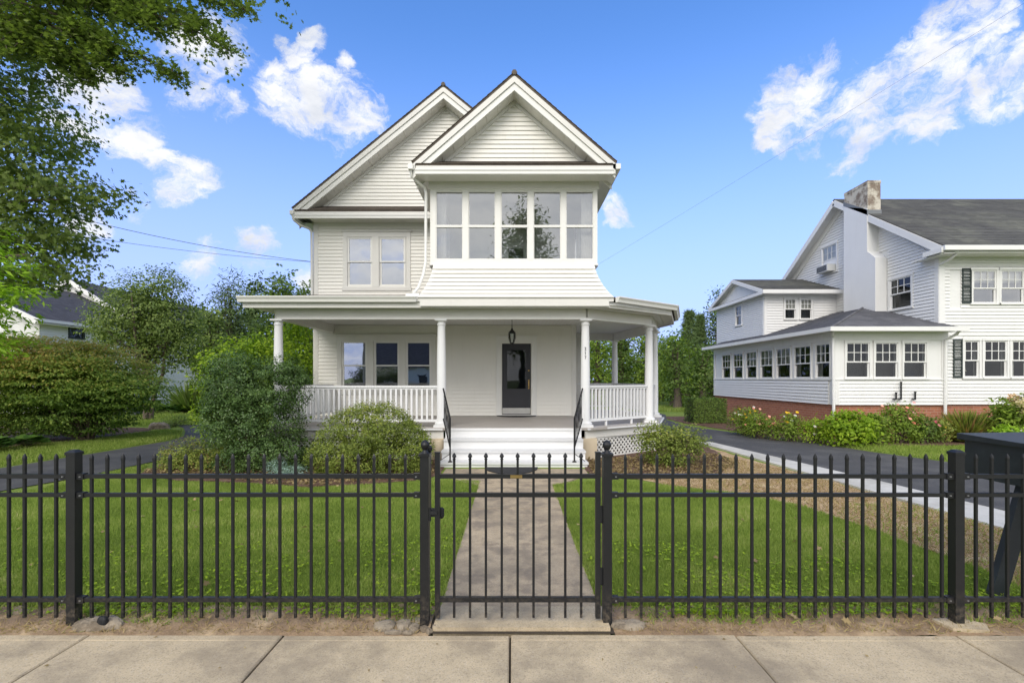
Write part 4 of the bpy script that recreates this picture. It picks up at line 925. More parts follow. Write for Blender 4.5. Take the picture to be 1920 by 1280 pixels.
# dark box on splayed legs at the right edge
T = thing('storage_box', 'dark blue-black painted box with a sloping lid raised on splayed board legs behind the fence', 'box', (4.5, 3.85, 0))
a = MB(); a.box(3.80, 5.30, 3.56, 4.06, .895, 1.19); a.build('box_body', 'box_paint', T)
a = MB(); a.hexa([(3.77,3.52,1.193),(5.33,3.52,1.193),(5.33,4.10,1.193),(3.77,4.10,1.193),(3.77,3.52,1.222),(5.33,3.52,1.222),(5.33,4.10,1.262),(3.77,4.10,1.242)]); a.build('lid', 'box_paint', T)
for x, s in ((4.0, -1), (5.05, 1)):
    a = MB(); a.hexa([(x+s*.27-.06,3.72,-.03),(x+s*.27+.06,3.72,-.03),(x+s*.27+.06,3.77,-.03),(x+s*.27-.06,3.77,-.03),(x-.04+s*.03,3.72,.894),(x+.09+s*.03,3.72,.894),(x+.09+s*.03,3.77,.894),(x-.04+s*.03,3.77,.894)]); a.build('leg', 'box_paint', T)

# ------------------------------------------------------------------ the neighbour on the right
N = thing('neighbour_house', 'large white clapboard house on a brick base with hipped glazed porch, chimney and grey roofs', 'house', (12.4, 14, 0))
NX = 9.2; SF = Plane((0, 13.8), (1, 0)); SS = Plane((NX, 22.0), (0, -1))          # porch front (u=x), side (u=22-Y)
MF = Plane((0, 14.05), (1, 0)); MG = Plane((12.4, 22.2), (0, -1))                  # main front, main gable wall (u=22.2-Y)
FT = .96
wb = MB(); fw = [(1588,1627), (1642,1680), (1695.6,1733.5)]
fwx = [((a-960)*13.8/FPX, (b-960)*13.8/FPX) for a, b in fw]
sw = [(1356,1370), (1377,1393), (1401,1419), (1428,1449), (1458,1482), (1492,1520), (1532,1562)]
swu = [(22-NX*FPX/(a-960), 22-NX*FPX/(b-960)) for a, b in sw]
swu = [(a, min(b, 22-14.0)) for a, b in swu]
zs0, zs1 = 1.76, 2.70
wall(wb, SF, NX, 12.4, FT, 3.06, [(a-.03, b+.03, zs0-.03, zs1+.03) for a, b in fwx], -.12, 0)
wall(wb, SS, 0, 8.05, FT, 3.06, [(a-.03, b+.03, zs0-.03, zs1+.03) for a, b in swu], -.12, 0)
wb.box(NX+.12, 12.4, 21.9, 22.0, FT, 3.0)
def Y2u(px, X=12.4, Y0=22.2): return Y0-X*FPX/(px-960)
gw = [(Y2u(1544), Y2u(1568), 5.86, 6.84), (Y2u(1672), Y2u(1708), 3.98, 4.88)]
mw_u = [(1825.5,1864), (1878,1916)]; mw_l = [(1809.5,1832), (1846.6,1884), (1898,1935)]
mu = [((a-960)*14.05/FPX, (b-960)*14.05/FPX) for a, b in mw_u]; ml = [((a-960)*14.05/FPX, (b-960)*14.05/FPX) for a, b in mw_l]
wall(wb, MF, 12.4, 21, FT, 5.40, [(a-.03, b+.03, 3.90, 4.84) for a, b in mu]+[(a-.03, b+.03, 1.75, 2.80) for a, b in ml], -.15, 0)
wall(wb, MG, 0, 8.0, FT, 5.36, [(a-.03, b+.03, c-.03, d+.03) for a, b, c, d in gw], -.15, 0)
ap = 22.2-18.1
wb.add([MG.w(0,5.36,0), MG.w(8.15,5.36,0), MG.w(ap,8.22,0), MG.w(0,5.36,-.1), MG.w(8.15,5.36,-.1), MG.w(ap,8.22,-.1)], [(0,1,2),(3,5,4),(0,3,4,1),(1,4,5,2),(2,5,3,0)])
wb.box(9.65, 12.4, 22.6, 22.75, FT, 4.95); WF = Plane((0, 18.5), (1, 0)); WS = Plane((9.65, 22.75), (0, -1))
wf = [((p-960)*18.5/FPX, (q-960)*18.5/FPX) for p, q in ((1473,1490), (1502,1520))]; ws = (22.75-9.65*FPX/421, 22.75-9.65*FPX/430.5)
wall(wb, WF, 9.65, 12.4, 2.9, 4.98, [(a-.03, b+.03, 3.99, 4.74) for a, b in wf], -.12, 0)
wall(wb, WS, 0, 4.13, 2.9, 4.98, [(ws[0]-.03, ws[1]+.03, 3.98, 4.80)], -.12, 0)
wb.box(20.85, 21, 14.2, 22.2, FT, 5.36); wb.box(12.4, 21, 22.05, 22.2, FT, 5.36)
wb.build('wall', 'neighbour_white', N)
WM = 'neighbour_white'
def sid(pl, o, z0, z1, holes=[], ex=.10): boards(pl, o, z0, z1, ex, holes, WM, N, single=False, th=.034)
sid(SF, rect_o(NX+.1, 12.3), FT, 1.66); sid(SS, rect_o(0, 7.95), FT, 1.66)
sid(MF, rect_o(12.55, 21), FT, 5.30, [(mu[0][0]-.1, mu[-1][1]+.1, 3.82, 4.95), (ml[0][0]-.12, ml[-1][1]+.1, 1.66, 2.92), (12.7, 13.02, 3.8, 4.9)])
sid(MG, lambda z: (0, 8.05) if z < 5.3 else (ap-(8.1-z)/.70, ap+(8.1-z)/.70), FT+2.1, 8.0, [(a-.1, b+.1, c-.1, d+.1) for a, b, c, d in gw]+[(22.2-17.55, 22.2-15.95, 0, 5.95), (22.2-17.5, 22.2-16.35, 5.9, 9)])
sid(WF, rect_o(9.73, 12.4), 3.0, 4.9, [(wf[0][0]-.1, wf[1][1]+.1, 3.93, 4.83)], .10); sid(WS, rect_o(0, 4.17), 3.0, 4.9, [(ws[0]-.08, ws[1]+.08, 3.9, 4.88)], .08)
a = MB(); a.box(NX+.03, 12.35, 13.85, 13.95, -.1, FT); a.box(NX+.03, NX+.12, 13.95, 22, -.1, FT); a.box(12.35, 14.05, 14.08, 14.2, -.1, FT); a.box(14.75, 21, 14.08, 14.2, -.1, FT); a.box(14.05, 14.75, 14.08, 14.2, .75, FT); a.build('brick_base', 'brick', N)
a = MB(); a.box(14.05, 14.75, 14.3, 14.34, -.1, .75); a.box(14.05, 14.75, 14.12, 14.15, .38, .42); a.build('basement_window', 'interior_dark', N)
for a, b in fwx: window(N, SF, a, b, zs0, zs1, casing=.045, sill=True, lites=(3, 2), frame_m=WM, gm='glass_far', sash=.035, head=.05, blind=None, mid=.45)
for i, (a, b) in enumerate(swu): window(N, SS, a, b, zs0, zs1, casing=.04, sill=False, lites=(3, 2), frame_m=WM, gm='glass_far', sash=.03, head=.05, mid=.45, blind=.55 if i in (2,3,4) else None, curtain=.12 if i in (5, 6) else 0)
a = MB(); SF.box(a, NX-.02, 12.42, 2.80, 3.05, .002, .03); SS.box(a, 0, 8.2, 2.80, 3.05, .002, .03); SF.box(a, NX-.02, 12.4, 1.665, 1.70, .002, .045); SS.box(a, 0, 8.2, 1.665, 1.70, .002, .045)
SF.box(a, NX-.02, NX+.14, FT, 2.80, .002, .028); SS.box(a, 8.06, 8.2, FT, 2.80, .002, .028); SF.box(a, 12.25, 12.4, FT, 2.80, .002, .028); SS.box(a, 0, .14, FT, 2.80, .002, .028)
a.build('trim', WM, N)
for a, b in mu: window(N, MF, a, b, 3.93, 4.81, casing=.07, sill=True, lites=(3, 2), frame_m=WM, gm='glass_soft', sash=.04, mid=.45, head=.08, blind=.35)
for i, (a, b) in enumerate(ml): window(N, MF, a, b, 1.78, 2.77, casing=.06, sill=True, lites=(3 if i else 2, 2), frame_m=WM, gm='glass_far', sash=.04, mid=.46, head=.07, rec=1.1, curtain=.14 if i == 2 else 0)
for a, b, c, d in gw: window(N, MG, a, b, c, d, casing=.07, sill=True, lites=(3, 2), frame_m=WM, gm='glass_far', sash=.04, mid=.5, head=.08)
for a, b in wf: window(N, WF, a, b, 4.02, 4.71, casing=.05, sill=True, lites=(3, 2), frame_m=WM, gm='glass_far', sash=.03, head=.05, blind=.5)
window(N, WS, ws[0], ws[1], 4.01, 4.77, casing=.06, sill=True, lites=(2, 2), frame_m=WM, gm='glass_far', sash=.03, head=.05, blind=.95)
for u0, u1, z0, z1 in ((13.04, 13.31, 3.88, 4.90), (12.78, 13.05, 1.73, 2.84)):
    a = MB(); MF.box(a, u0, u0+.035, z0, z1, .02, .05); MF.box(a, u1-.035, u1, z0, z1, .02, .05)
    for z in (z0, (z0+z1)/2-.02, z1-.04): MF.box(a, u0+.035, u1-.035, z, z+.04, .02, .05)
    n = 22
    for i in range(n): z = z0+.04+(z1-z0-.08)*i/n; MF.box(a, u0+.035, u1-.035, z, z+.024, .022, .040)
    a.build('shutter', 'shutter', N)
ac = MB(); MG.box(ac, gw[0][0]+.06, gw[0][1]-.02, 5.84, 6.10, .02, .33); aco = ac.build('window_air_conditioner', 'ac_white', None)
tag(aco, 'small window air conditioner sticking out of the gable window of the right house', 'air conditioner')
gg = MB()
for i in range(8): MG.box(gg, gw[0][0]+.10, gw[0][1]-.07, 5.87+i*.027, 5.885+i*.027, .331, .336)
gg.build('grille', 'black_matte', aco)
a = MB(); MG.box(a, ap+.05, ap+.42, 7.35, 7.72, .02, .03); a.build('attic_vent', 'ac_metal', N)
# neighbour roofs
def roofplane(parent, pts, m, ex=.16, th=.012):
    p = [Vector(q) for q in pts]; mb = MB(); nn = (p[1]-p[0]).cross(p[-1]-p[0]).normalized(); nn = nn if nn.z > 0 else -nn
    mb.thick(p, -nn*.06)
    if len(p) == 4: courses(mb, p[0]+nn*.002, p[1]+nn*.002, p[2]+nn*.002, p[3]+nn*.002, ex, th)
    else:
        q = p[2]; courses(mb, p[0]+nn*.002, p[1]+nn*.002, q+nn*.002+(p[1]-p[0])*.001, q+nn*.002, ex, th)
    mb.build('roof', m, parent)
zr = 8.42
roofplane(N, [(12.05,13.5,5.42),(22,13.5,5.42),(22,18.1,zr),(12.05,18.1,zr)], 'shingle_grey'); roofplane(N, [(22,22.7,5.42),(12.05,22.7,5.42),(12.05,18.1,zr),(22,18.1,zr)], 'shingle_grey')
def bmb(p, q, w, h, nm='trim', up=(0,0,1)): MB().beam(p, q, w, h, up).build(nm, WM, N)
bmb((12.04,13.5,5.27), (12.04,18.1,8.27), .05, .2, 'rake_board'); bmb((12.04,22.7,5.27), (12.04,18.1,8.27), .05, .2, 'rake_board')
bmb((12.36,14.1,5.52), (12.36,18.1,8.13), .03, .22, 'rake_board'); bmb((12.36,22.2,5.45), (12.36,18.1,8.13), .03, .22, 'rake_board')
bmb((12.0,13.46,5.34), (22,13.46,5.34), .12, .13, 'gutter'); a = MB(); a.box(12.06, 21.9, 13.5, 14.05, 5.22, 5.26); a.box(12.06, 12.36, 13.5, 14.6, 5.2, 5.24); a.build('soffit', WM, N)
bmb((12.0,13.48,5.30), (12.0,14.1,5.30), .06, .14, 'return')
a = MB(); MF.box(a, 12.38, 12.56, FT, 5.22, .002, .03); MG.box(a, 8.02, 8.16, FT, 5.22, .002, .03); a.build('corner_board', WM, N)
for (x0, x1, ya, yb, za, zb_) in ((12.06,12.40,13.6,18.1,5.34,8.22), (12.06,12.40,22.6,18.1,5.34,8.22), (9.44,9.65,18.2,20.65,4.95,5.80), (9.44,9.65,23.05,20.65,4.95,5.80)):
    a = MB(); a.add([(x0,ya,za),(x1,ya,za),(x1,yb,zb_),(x0,yb,zb_),(x0,ya,za+.02),(x1,ya,za+.02),(x1,yb,zb_+.02),(x0,yb,zb_+.02)], [(0,1,2,3),(7,6,5,4),(0,4,5,1),(1,5,6,2),(2,6,7,3),(3,7,4,0)]); a.build('rake_soffit', WM, N)
# chimney
a = MB(); a.hexa([(12.0,16.35,2.8),(12.4,16.35,2.8),(12.4,17.5,2.8),(12.0,17.5,2.8),(12.0,16.35,7.45),(12.4,16.35,7.25),(12.4,17.5,7.9),(12.0,17.5,7.9)])
a.hexa([(12.001,15.98,2.8),(12.39,15.98,2.8),(12.39,16.349,2.8),(12.001,16.349,2.8),(12.001,15.98,5.7),(12.39,15.98,5.7),(12.39,16.349,6.0),(12.001,16.349,6.0)]); a.build('chimney_breast', WM, N)
a = MB(); a.box(12.02, 12.46, 16.35, 17.5, 7.0, 8.30); a.box(12.01, 12.47, 16.34, 17.51, 8.30, 8.40); a.build('chimney', 'chimney_paint', N)
a = MB(); a.hexa([(12.0,16.33,7.22),(12.48,16.33,7.22),(12.48,17.52,7.95),(12.0,17.52,7.95),(12.0,16.33,7.40),(12.48,16.33,7.40),(12.48,17.52,8.1),(12.0,17.52,8.1)]); a.build('flashing', 'ac_metal', N)
# two storey wing roof, ridge along X
wz = 5.05; roofplane(N, [(9.42,18.15,wz),(12.4,18.15,wz),(12.4,20.65,5.93),(9.42,20.65,5.93)], 'shingle_grey'); roofplane(N, [(12.4,23.1,wz),(9.42,23.1,wz),(9.42,20.65,5.93),(12.4,20.65,5.93)], 'shingle_grey')
bmb((9.41,18.15,wz-.07), (9.41,20.65,5.85), .05, .14, 'rake_board'); bmb((9.41,23.1,wz-.07), (9.41,20.65,5.85), .05, .14, 'rake_board')
bmb((9.38,18.12,4.97), (12.5,18.12,4.97), .10, .14, 'gutter'); a = MB(); a.box(9.44, 12.4, 18.17, 18.5, 4.90, 4.93); a.box(9.44, 9.65, 18.5, 23.0, 4.90, 4.93); a.build('soffit', WM, N)
a = MB(); a.add([(9.60,18.3,4.95),(9.60,23.0,4.95),(9.60,20.65,5.80),(9.64,18.3,4.95),(9.64,23.0,4.95),(9.64,20.65,5.80)], [(0,2,1),(3,4,5),(0,1,4,3),(1,2,5,4),(2,0,3,5)]); a.build('gable_panel', WM, N)
a = MB(); a.hexa([(9.40,18.15,4.93),(9.62,18.15,4.95),(9.62,23.1,4.95),(9.40,23.1,4.93),(9.40,18.15,5.0),(9.62,18.15,5.10),(9.62,23.1,5.10),(9.40,23.1,5.0)]); a.build('pent_roof', 'shingle_grey', N)
bmb((9.39,18.15,4.94), (9.39,23.1,4.94), .03, .12, 'return')
a = MB(); WF.box(a, 9.65, 9.74, 3.0, 4.9, .002, .024); WS.box(a, 4.17, 4.25, 3.0, 4.9, .002, .024); a.build('corner_board', WM, N)
# hipped porch roof
e0 = 3.11; rx = 3.55; sl_ = .316
hz = e0+sl_*3.5
roofplane(N, [(8.85,22.3,e0),(8.85,13.4,e0),(12.35,16.9,hz),(12.35,22.3,hz)], 'shingle_slate', .15); roofplane(N, [(8.85,13.4,e0),(12.50,13.4,e0),(12.36,16.9,hz),(12.35,16.9,hz)], 'shingle_slate', .15)
MB().tube([(8.85,13.4,e0+.02), (12.35,16.9,hz+.02)], .035, 6).build('hip_cap', 'shingle_slate', N)
bmb((8.80,13.36,e0-.03), (12.60,13.36,e0-.03), .10, .12, 'gutter'); bmb((8.81,13.3,e0-.03), (8.81,22.35,e0-.03), .10, .12, 'gutter')
a = MB(); a.box(8.86, 12.4, 13.42, 13.8, 3.03, 3.06); a.box(8.86, 9.2, 13.8, 22.2, 3.03, 3.06); a.build('soffit', WM, N)
for pts in ([(8.95,13.45,3.05),(9.0,13.6,2.95),(9.12,13.74,2.88),(9.14,13.74,.45)], [(12.45,13.45,3.05),(12.45,13.55,2.95),(12.32,13.74,2.8),(12.30,13.74,.3)], [(12.5,13.52,5.25),(12.45,13.7,5.12),(12.40,13.98,5.0)]):
    MB().tube(pts, .04, 8).build('downspout', WM, N, smooth=True)
for i, x in enumerate(((1850-960)*14.6/FPX+.22, (1888-960)*14.6/FPX)):
    if i == 0: x = 13.55
    T = thing('table_lamp', ['cream shaded table lamp behind the narrow ground floor window beside the lower shutter', 'cream shaded table lamp behind the wider ground floor window of the right house'][i], 'lamp', (x, 14.6, 1.5))
    MB().lathe((x,14.6,1.5), [(.05,0), (.02,.06), (.05,.18), (.015,.34), (.01,.45)], 12).build('lamp_base', 'brass', T, smooth=True)
    MB().lathe((x,14.6,1.5), [(.15,.42), (.07,.62)], 16).build('lamp_shade', 'lamp_shade', T, smooth=True)
for i, (x, z) in enumerate(((10.88, 1.32), (11.02, 1.62), (11.42, 1.34))):
    a = MB(); a.tube([(x,13.78,1.12), (x,13.70,1.12), (x,13.70,z)], .022, 8); a.lathe((x,13.70,z), [(.03,-.03), (.03,.0)], 10); a.tube([(x-.10,13.70,1.12), (x,13.70,1.12)], .018, 6)
    tag(a.build('vent_pipe', 'black_matte'), ['left short black elbow pipe on the wall of the glazed porch', 'tall middle black elbow pipe on the wall of the glazed porch', 'right short black elbow pipe on the wall of the glazed porch'][i], 'pipe', 'black pipes on the porch wall')

# ------------------------------------------------------------------ the house on the left, behind trees
Q = thing('left_house', 'white clapboard house with dark slate coloured roofs behind the trees at left', 'house', (-24, 25, 0))
QW = Plane((-22, 22.5), (0, 1))                            # u = Y-22.5, outward +X
lw = [(129, 157, 613, 634), (193, 214, 625, 647), (369, 389, 684, 694)]
qh = []
for a, b, c, d in lw:
    y0 = 22*FPX/(960-a); y1 = 22*FPX/(960-b); dd = (y0+y1)/2; qh.append((y0-22.5, y1-22.5, EYE+(HY-d)*dd/FPX, EYE+(HY-c)*dd/FPX))
wb = MB(); wall(wb, QW, 0, 7.4, -.1, 4.5, [(a, b, c, d) for a, b, c, d in qh[:2]], -.2, 0); wall(wb, QW, 7.4, 20, -.1, 4.3, [qh[2]] if qh[2][0] > 7.5 else [], -.2, 0)
wb.box(-32, -22.2, 22.5, 22.7, -.1, 4.5); wb.add([(-32,22.5,4.5),(-22,22.5,4.5),(-27,22.5,6.9),(-32,22.7,4.5),(-22,22.7,4.5),(-27,22.7,6.9)], [(0,1,2),(3,5,4),(0,3,4,1),(1,4,5,2),(2,5,3,0)])
wb.add([(-32.4,29.9,4.3),(-22,29.9,4.3),(-27.2,29.9,7.7),(-32.4,30.1,4.3),(-22,30.1,4.3),(-27.2,30.1,7.7)], [(0,1,2),(3,5,4),(0,3,4,1),(1,4,5,2),(2,5,3,0)])
wb.box(-32.2, -22, 42.3, 42.5, -.1, 4.3); wb.box(-32.2, -32, 22.7, 42.3, -.1, 4.3); wb.build('wall', 'neighbour_white', Q)
boards(QW, rect_o(0, 20), .3, 4.3, .14, [], WM, Q, single=False, th=.02) if 0 else None
acc_h = [(a-.05, b+.05, c-.05, d+.05) for a, b, c, d in qh]
boards(QW, rect_o(0, 20), .3, 4.3, .13, acc_h, WM, Q, single=False, th=.022)
boards(Plane((0, 29.9), (1, 0)), lambda z: (-27.2-(7.7-z)/.654, -27.2+(7.7-z)/.654), 4.6, 7.5, .13, [], WM, Q, single=False, th=.02)
for i, (a, b, c, d) in enumerate(qh): window(Q, QW, a+.06, b-.06, c+.06, d-.06, casing=.05, lites=(3, 2), bottom_lites=(3, 1), frame_m='shutter' if i == 0 else WM, gm='glass_far', sash=.05)
roofplane(Q, [(-21.6,30.2,4.45),(-21.6,22.0,4.45),(-27,22.0,7.0),(-27,30.2,7.0)], 'shingle_dark', .18); roofplane(Q, [(-32.4,22.0,4.45),(-32.4,30.2,4.45),(-27,30.2,7.0),(-27,22.0,7.0)], 'shingle_dark', .18)
roofplane(Q, [(-21.6,42.8,4.25),(-21.6,29.6,4.25),(-27.2,29.6,7.85),(-27.2,42.8,7.85)], 'shingle_dark', .18); roofplane(Q, [(-32.8,29.6,4.25),(-32.8,42.8,4.25),(-27.2,42.8,7.85),(-27.2,29.6,7.85)], 'shingle_dark', .18)
for p, q in (((-21.6,29.58,4.12),(-27.2,29.58,7.72)), ((-32.8,29.58,4.12),(-27.2,29.58,7.72)), ((-21.6,21.98,4.32),(-27,21.98,6.87)), ((-32.4,21.98,4.32),(-27,21.98,6.87))): MB().beam(p, q, .06, .26).build('rake_board', WM, Q)
MB().beam((-21.55,21.95,4.38), (-21.55,42.8,4.38), .12, .14).build('gutter', WM, Q)
a = MB(); a.box(-22.02, -21.55, 22, 42.6, 4.24, 4.28); a.build('soffit', WM, Q)
T = thing('condenser_unit', 'grey louvred air conditioning condenser on the grass beside the left house', 'air conditioner', (-17.6, 22.3, 0))
a = MB(); a.box(-18.1, -17.2, 22.0, 22.8, .0, .72)
a.build('cabinet', 'ac_metal', T)
a = MB()
for i in range(22): x = -18.08+i*.041; a.box(x, x+.018, 21.96, 21.999, .04, .66)
for i in range(18): y = 22.03+i*.042; a.box(-17.199, -17.16, y, y+.018, .04, .66)
a.build('grille', 'ac_metal', T); a = MB(); a.box(-18.14, -17.12, 21.93, 22.84, .72, .77); a.build('top_cap', 'ac_metal', T)

# service wires
def wire(name, label, p, q, sag, r=.009):
    p = Vector(p); q = Vector(q); pts = [p.lerp(q, i/24)+Vector((0, 0, -sag*4*(i/24)*(1-i/24))) for i in range(25)]
    return tag(MB().tube(pts, r, 5).build(name, 'cable'), label, 'cable')
hk = (XL-.03, 13.6, 4.98)
wire('service_wire', 'upper black overhead cable running to the corner of the gabled house', P(-420, 230, 10), hk, .42, .007)
wire('service_wire', 'thin lower overhead cable running to the same corner of the gabled house', P(-420, 330, 10), hk, .28, .005)
wire('overhead_wire', 'faint thin wire high in the sky at upper right', P(2300, -230, 9), (2.3, 16.4, 5.2), .05, .0025)

# ------------------------------------------------------------------ planting near the house
hx = lambda px, d: (px-960)*d/FPX
hz_ = lambda py, d: EYE-(py-HY)*d/FPX
def blob(px, py, d, rx, ry, rd):                           # ellipsoid with photo radii in metres worked from pixels
    return ((hx(px, d), d, hz_(py, d)), (rx*d/FPX, rd, ry*d/FPX))
shrub('holly_bush', 'tall dark green holly bush hiding the left corner of the porch', (hx(480,9.3), 9.3, 0),
      [blob(470,730,9.3,85,62,.75), blob(475,790,9.2,92,60,.8), blob(500,840,9.1,80,42,.75), blob(435,760,9.4,42,60,.5), blob(530,705,9.4,42,42,.4), blob(560,870,9.0,20,18,.25), blob(440,690,9.4,45,32,.4), blob(555,730,9.4,22,45,.25)],
      'leaf_holly', spacing=.135, nper=36, rad=.10, size=.040, tone=lambda p: .15*np.sin(p[:,0]*5)*np.cos(p[:,2]*4), stems=20, jit=.05, crnd=.65)
shrub('azalea_bush', 'broad rounded azalea bush in front of the porch railing, left of the steps', (hx(695,8.9), 8.9, 0),
      [blob(695,835,8.9,102,72,.85), blob(700,800,8.9,70,46,.6), blob(640,850,8.8,58,40,.5), blob(755,840,8.9,55,48,.5)],
      'leaf_azalea', spacing=.12, nper=26, rad=.085, size=.040, tone=lambda p: .55*np.clip((p[:,2]-.75)*1.3, 0, .6)-.10, stems=26, shell=.93, inner=.22, jit=.025, crnd=.6)
shrub('low_azalea', 'low spreading yellow-green azalea at the left foot of the holly bush', (hx(375,9.2), 9.2, 0),
      [blob(370,855,9.2,60,36,.5), blob(335,865,9.1,32,26,.35), blob(410,870,9.1,30,24,.35)], 'leaf_azalea', spacing=.11, nper=20, rad=.09, size=.038, shell=.8)
shrub('low_holly', 'low dark shrub under the holly bush beside the azalea', (hx(425,8.8), 8.8, 0), [blob(440,868,8.8,36,22,.35), blob(400,850,9.6,30,30,.3)], 'leaf_holly', spacing=.11, nper=20, rad=.09, size=.035)
shrub('juniper', 'small blue-green juniper in the mulch below the holly bush', (hx(535,8.5), 8.5, 0), [blob(518,874,8.5,16,14,.2), blob(545,882,8.4,26,9,.25)], 'leaf_blue', spacing=.08, nper=18, rad=.07, size=.05, shape='tri', stems=5)
shrub('azalea_bush', 'loose airy azalea bush right of the steps in front of the lattice', (hx(1258,9.6), 9.6, 0),
      [blob(1258,832,9.6,58,36,.55), blob(1225,820,9.6,32,28,.4), blob(1290,822,9.6,32,26,.4), blob(1255,862,9.5,40,22,.4)], 'leaf_azalea', spacing=.13, nper=15, rad=.11, size=.05, shell=.8, tone=lambda p: .1-.25*(p[:,2] < .5), stems=24)
# big burning bush with reddening top, left
def bb_tone(p): return np.clip((p[:,2]-1.35)*.75, -.3, .85)+.10*np.sin(p[:,0]*1.3+p[:,1])
T, c_, n_ = shrub('burning_bush', 'very large layered shrub with reddish-green top, left of the path', (-11.6, 13.2, 0),
      [((-12.9,13.2,1.75),(2.4,1.5,1.05)), ((-11.7,13.3,1.72),(1.5,1.3,.90)), ((-11.0,13.5,1.35),(1.3,1.1,.58)), ((-14.8,13.2,1.8),(2.2,1.5,1.2)), ((-12.8,13.0,2.25),(2.0,1.2,.55)), ((-11.8,13.5,.75),(1.1,1.0,.6)), ((-13.2,13.3,.75),(1.6,1.0,.6))],
      'leaf_burning', spacing=.29, nper=72, rad=.34, size=.072, shape='rhomb', flat=.15, tone=bb_tone, stems=50, shell=.82, inner=.2, up=.6, out=.55, rand=.6, crnd=.3, droop=.25)
# bright near branch hanging in at the left edge
tree('young_dogwood', 'bright yellow-green leafy branches reaching in at the left edge above the large shrub', (-8.6, 7.3, 0), 3.9,
     [((-8.1,7.2,3.3),(.75,.8,.7)), ((-7.95,7.2,2.75),(.55,.7,.5)), ((-8.3,7.2,3.75),(.6,.7,.35)), ((-9.0,7.2,2.9),(.8,.9,1.0)), ((-7.75,7.25,2.95),(.45,.3,.14)), ((-7.35,7.3,2.95),(.34,.2,.09)), ((-7.75,7.2,2.2),(.40,.4,.32))], 'leaf_bright', spacing=.24, nper=13, rad=.17, size=.115, shape='lance', trunk_r=.045, shell=.6, inner=.5, nbr=40, flat=.5, zmin=1.6, up=.9)
# hostas
def hosta(label, base, n, r, size, name='hosta', group=None, cat='plant'):
    T = thing(name, label, cat, base, group); N = n; th = RNG.random(N)*2*PI; k = .25+.75*RNG.random(N)
    pos = np.stack([base[0]+r*.35*k*np.cos(th), base[1]+r*.35*k*np.sin(th), base[2]+.10+.30*r*(1.1-k)], 1)
    td = np.stack([np.cos(th), np.sin(th), .15-.5*k], 1); nm = np.stack([-.2*np.cos(th)+.2*RNG.normal(size=N), -.2*np.sin(th)-.15, np.ones(N)], 1)
    leaf_mesh('leaves', pos, nm, td, size*(.7+.5*RNG.random(N)), RNG.random(N), 'round', 'leaf_hosta', T, stuff=True)
    mb = MB()
    for i in range(0, N, 3): mb.tube([(base[0],base[1],base[2]), tuple(pos[i])], .006, 4, cap=False)
    mb.build('stalks', 'twig', T, stuff=True); return T
hosta('broad leaved hosta clump at the far left edge of the mulch bed', (-12.05, 11.2, 0), 150, .75, .20)
hosta('second hosta clump just behind the far left one, shaded by the large shrub', (-11.9, 11.9, 0), 110, .6, .19)
HL = ['leftmost', 'second from left', 'third from left', 'fourth from left', 'fifth from left', 'sixth from left', 'seventh from left', 'eighth from left', 'ninth from left', 'rightmost']
for i, px in enumerate(range(262, 420, 17)):
    hosta(HL[i]+' of the green hosta clumps along the foot of the left house', (hx(px, 23.5+.12*i), 23.5+.12*i, 0), 90, 1.0, .30, group='hostas along the left house')
def grassclump(name, label, base, n, h, spread, m, parentcat='plant', wid=.012):
    T = thing(name, label, parentcat, base); N = n; th = RNG.random(N)*2*PI; k = RNG.random(N)
    pos = np.stack([base[0]+.1*k*np.cos(th)*spread, base[1]+.1*k*np.sin(th)*spread, np.full(N, base[2])], 1)
    td = np.stack([np.cos(th)*k*spread, np.sin(th)*k*spread, np.full(N, 1.0)], 1); nm = rdir(N)
    leaf_mesh('blades', pos, nm, td, h*(.6+.5*RNG.random(N)), RNG.random(N), 'tri', m, T); return T
shrub('low_juniper', 'low dark juniper mound beside a boulder on the left lawn', (hx(320,17.5), 17.5, 0), [blob(330,793,17.5,26,12,.6), blob(312,798,17.2,26,9,.5)], 'leaf_mid', spacing=.2, nper=14, rad=.2, size=.12, shape='tri')
rock('boulder', 'pale rounded boulder at the edge of the mulch on the left lawn', (hx(298,16.6), 16.6, .0), (.32, .22), .2, cat='rock', seed=4.1, n=24)
grassclump('tall_grass', 'wispy tall grass stems against the wall of the left house', (hx(355,24.5), 24.5, 0), 260, 1.6, .9, 'leaf_mid')

# ------------------------------------------------------------------ trees
# old oak at upper left, seen from below
OK = thing('oak_tree', 'big dark oak reaching over the picture from the upper left', 'tree', (-13.2, 10.6, 0))
ob = [((-10.7,10.6,6.2),(1.15,1.6,.8)), ((-10.1,10.5,5.7),(1.15,1.4,.5)), ((-8.95,10.5,5.75),(.55,.7,.22)), ((-10.7,10.5,4.7),(1.3,1.6,.75)), ((-9.9,10.5,4.75),(.75,1.1,.26)), ((-10.5,10.4,3.95),(.7,1.3,.45)), ((-9.6,10.4,4.1),(.45,.8,.16)),
      ((-11.0,10.5,7.4),(1.0,1.8,.9)), ((-10.1,10.5,7.0),(.45,.9,.35)), ((-10.9,10,8.9),(1.2,1.8,1.0)), ((-9.3,9.8,9.6),(1.2,1.4,.45)), ((-7.6,9.6,9.75),(1.0,1.1,.22)), ((-12.4,10.6,8),(2.4,2.5,3.6)), ((-12.6,10.6,5),(2,2.2,1.8)), ((-9.5,10,11),(3.4,3,1.6)), ((-6.3,9.6,10.9),(2.2,1.8,.8))]
c1, n1 = clusters_on(ob, .46, .72, 2.5, .28, jit=.17)
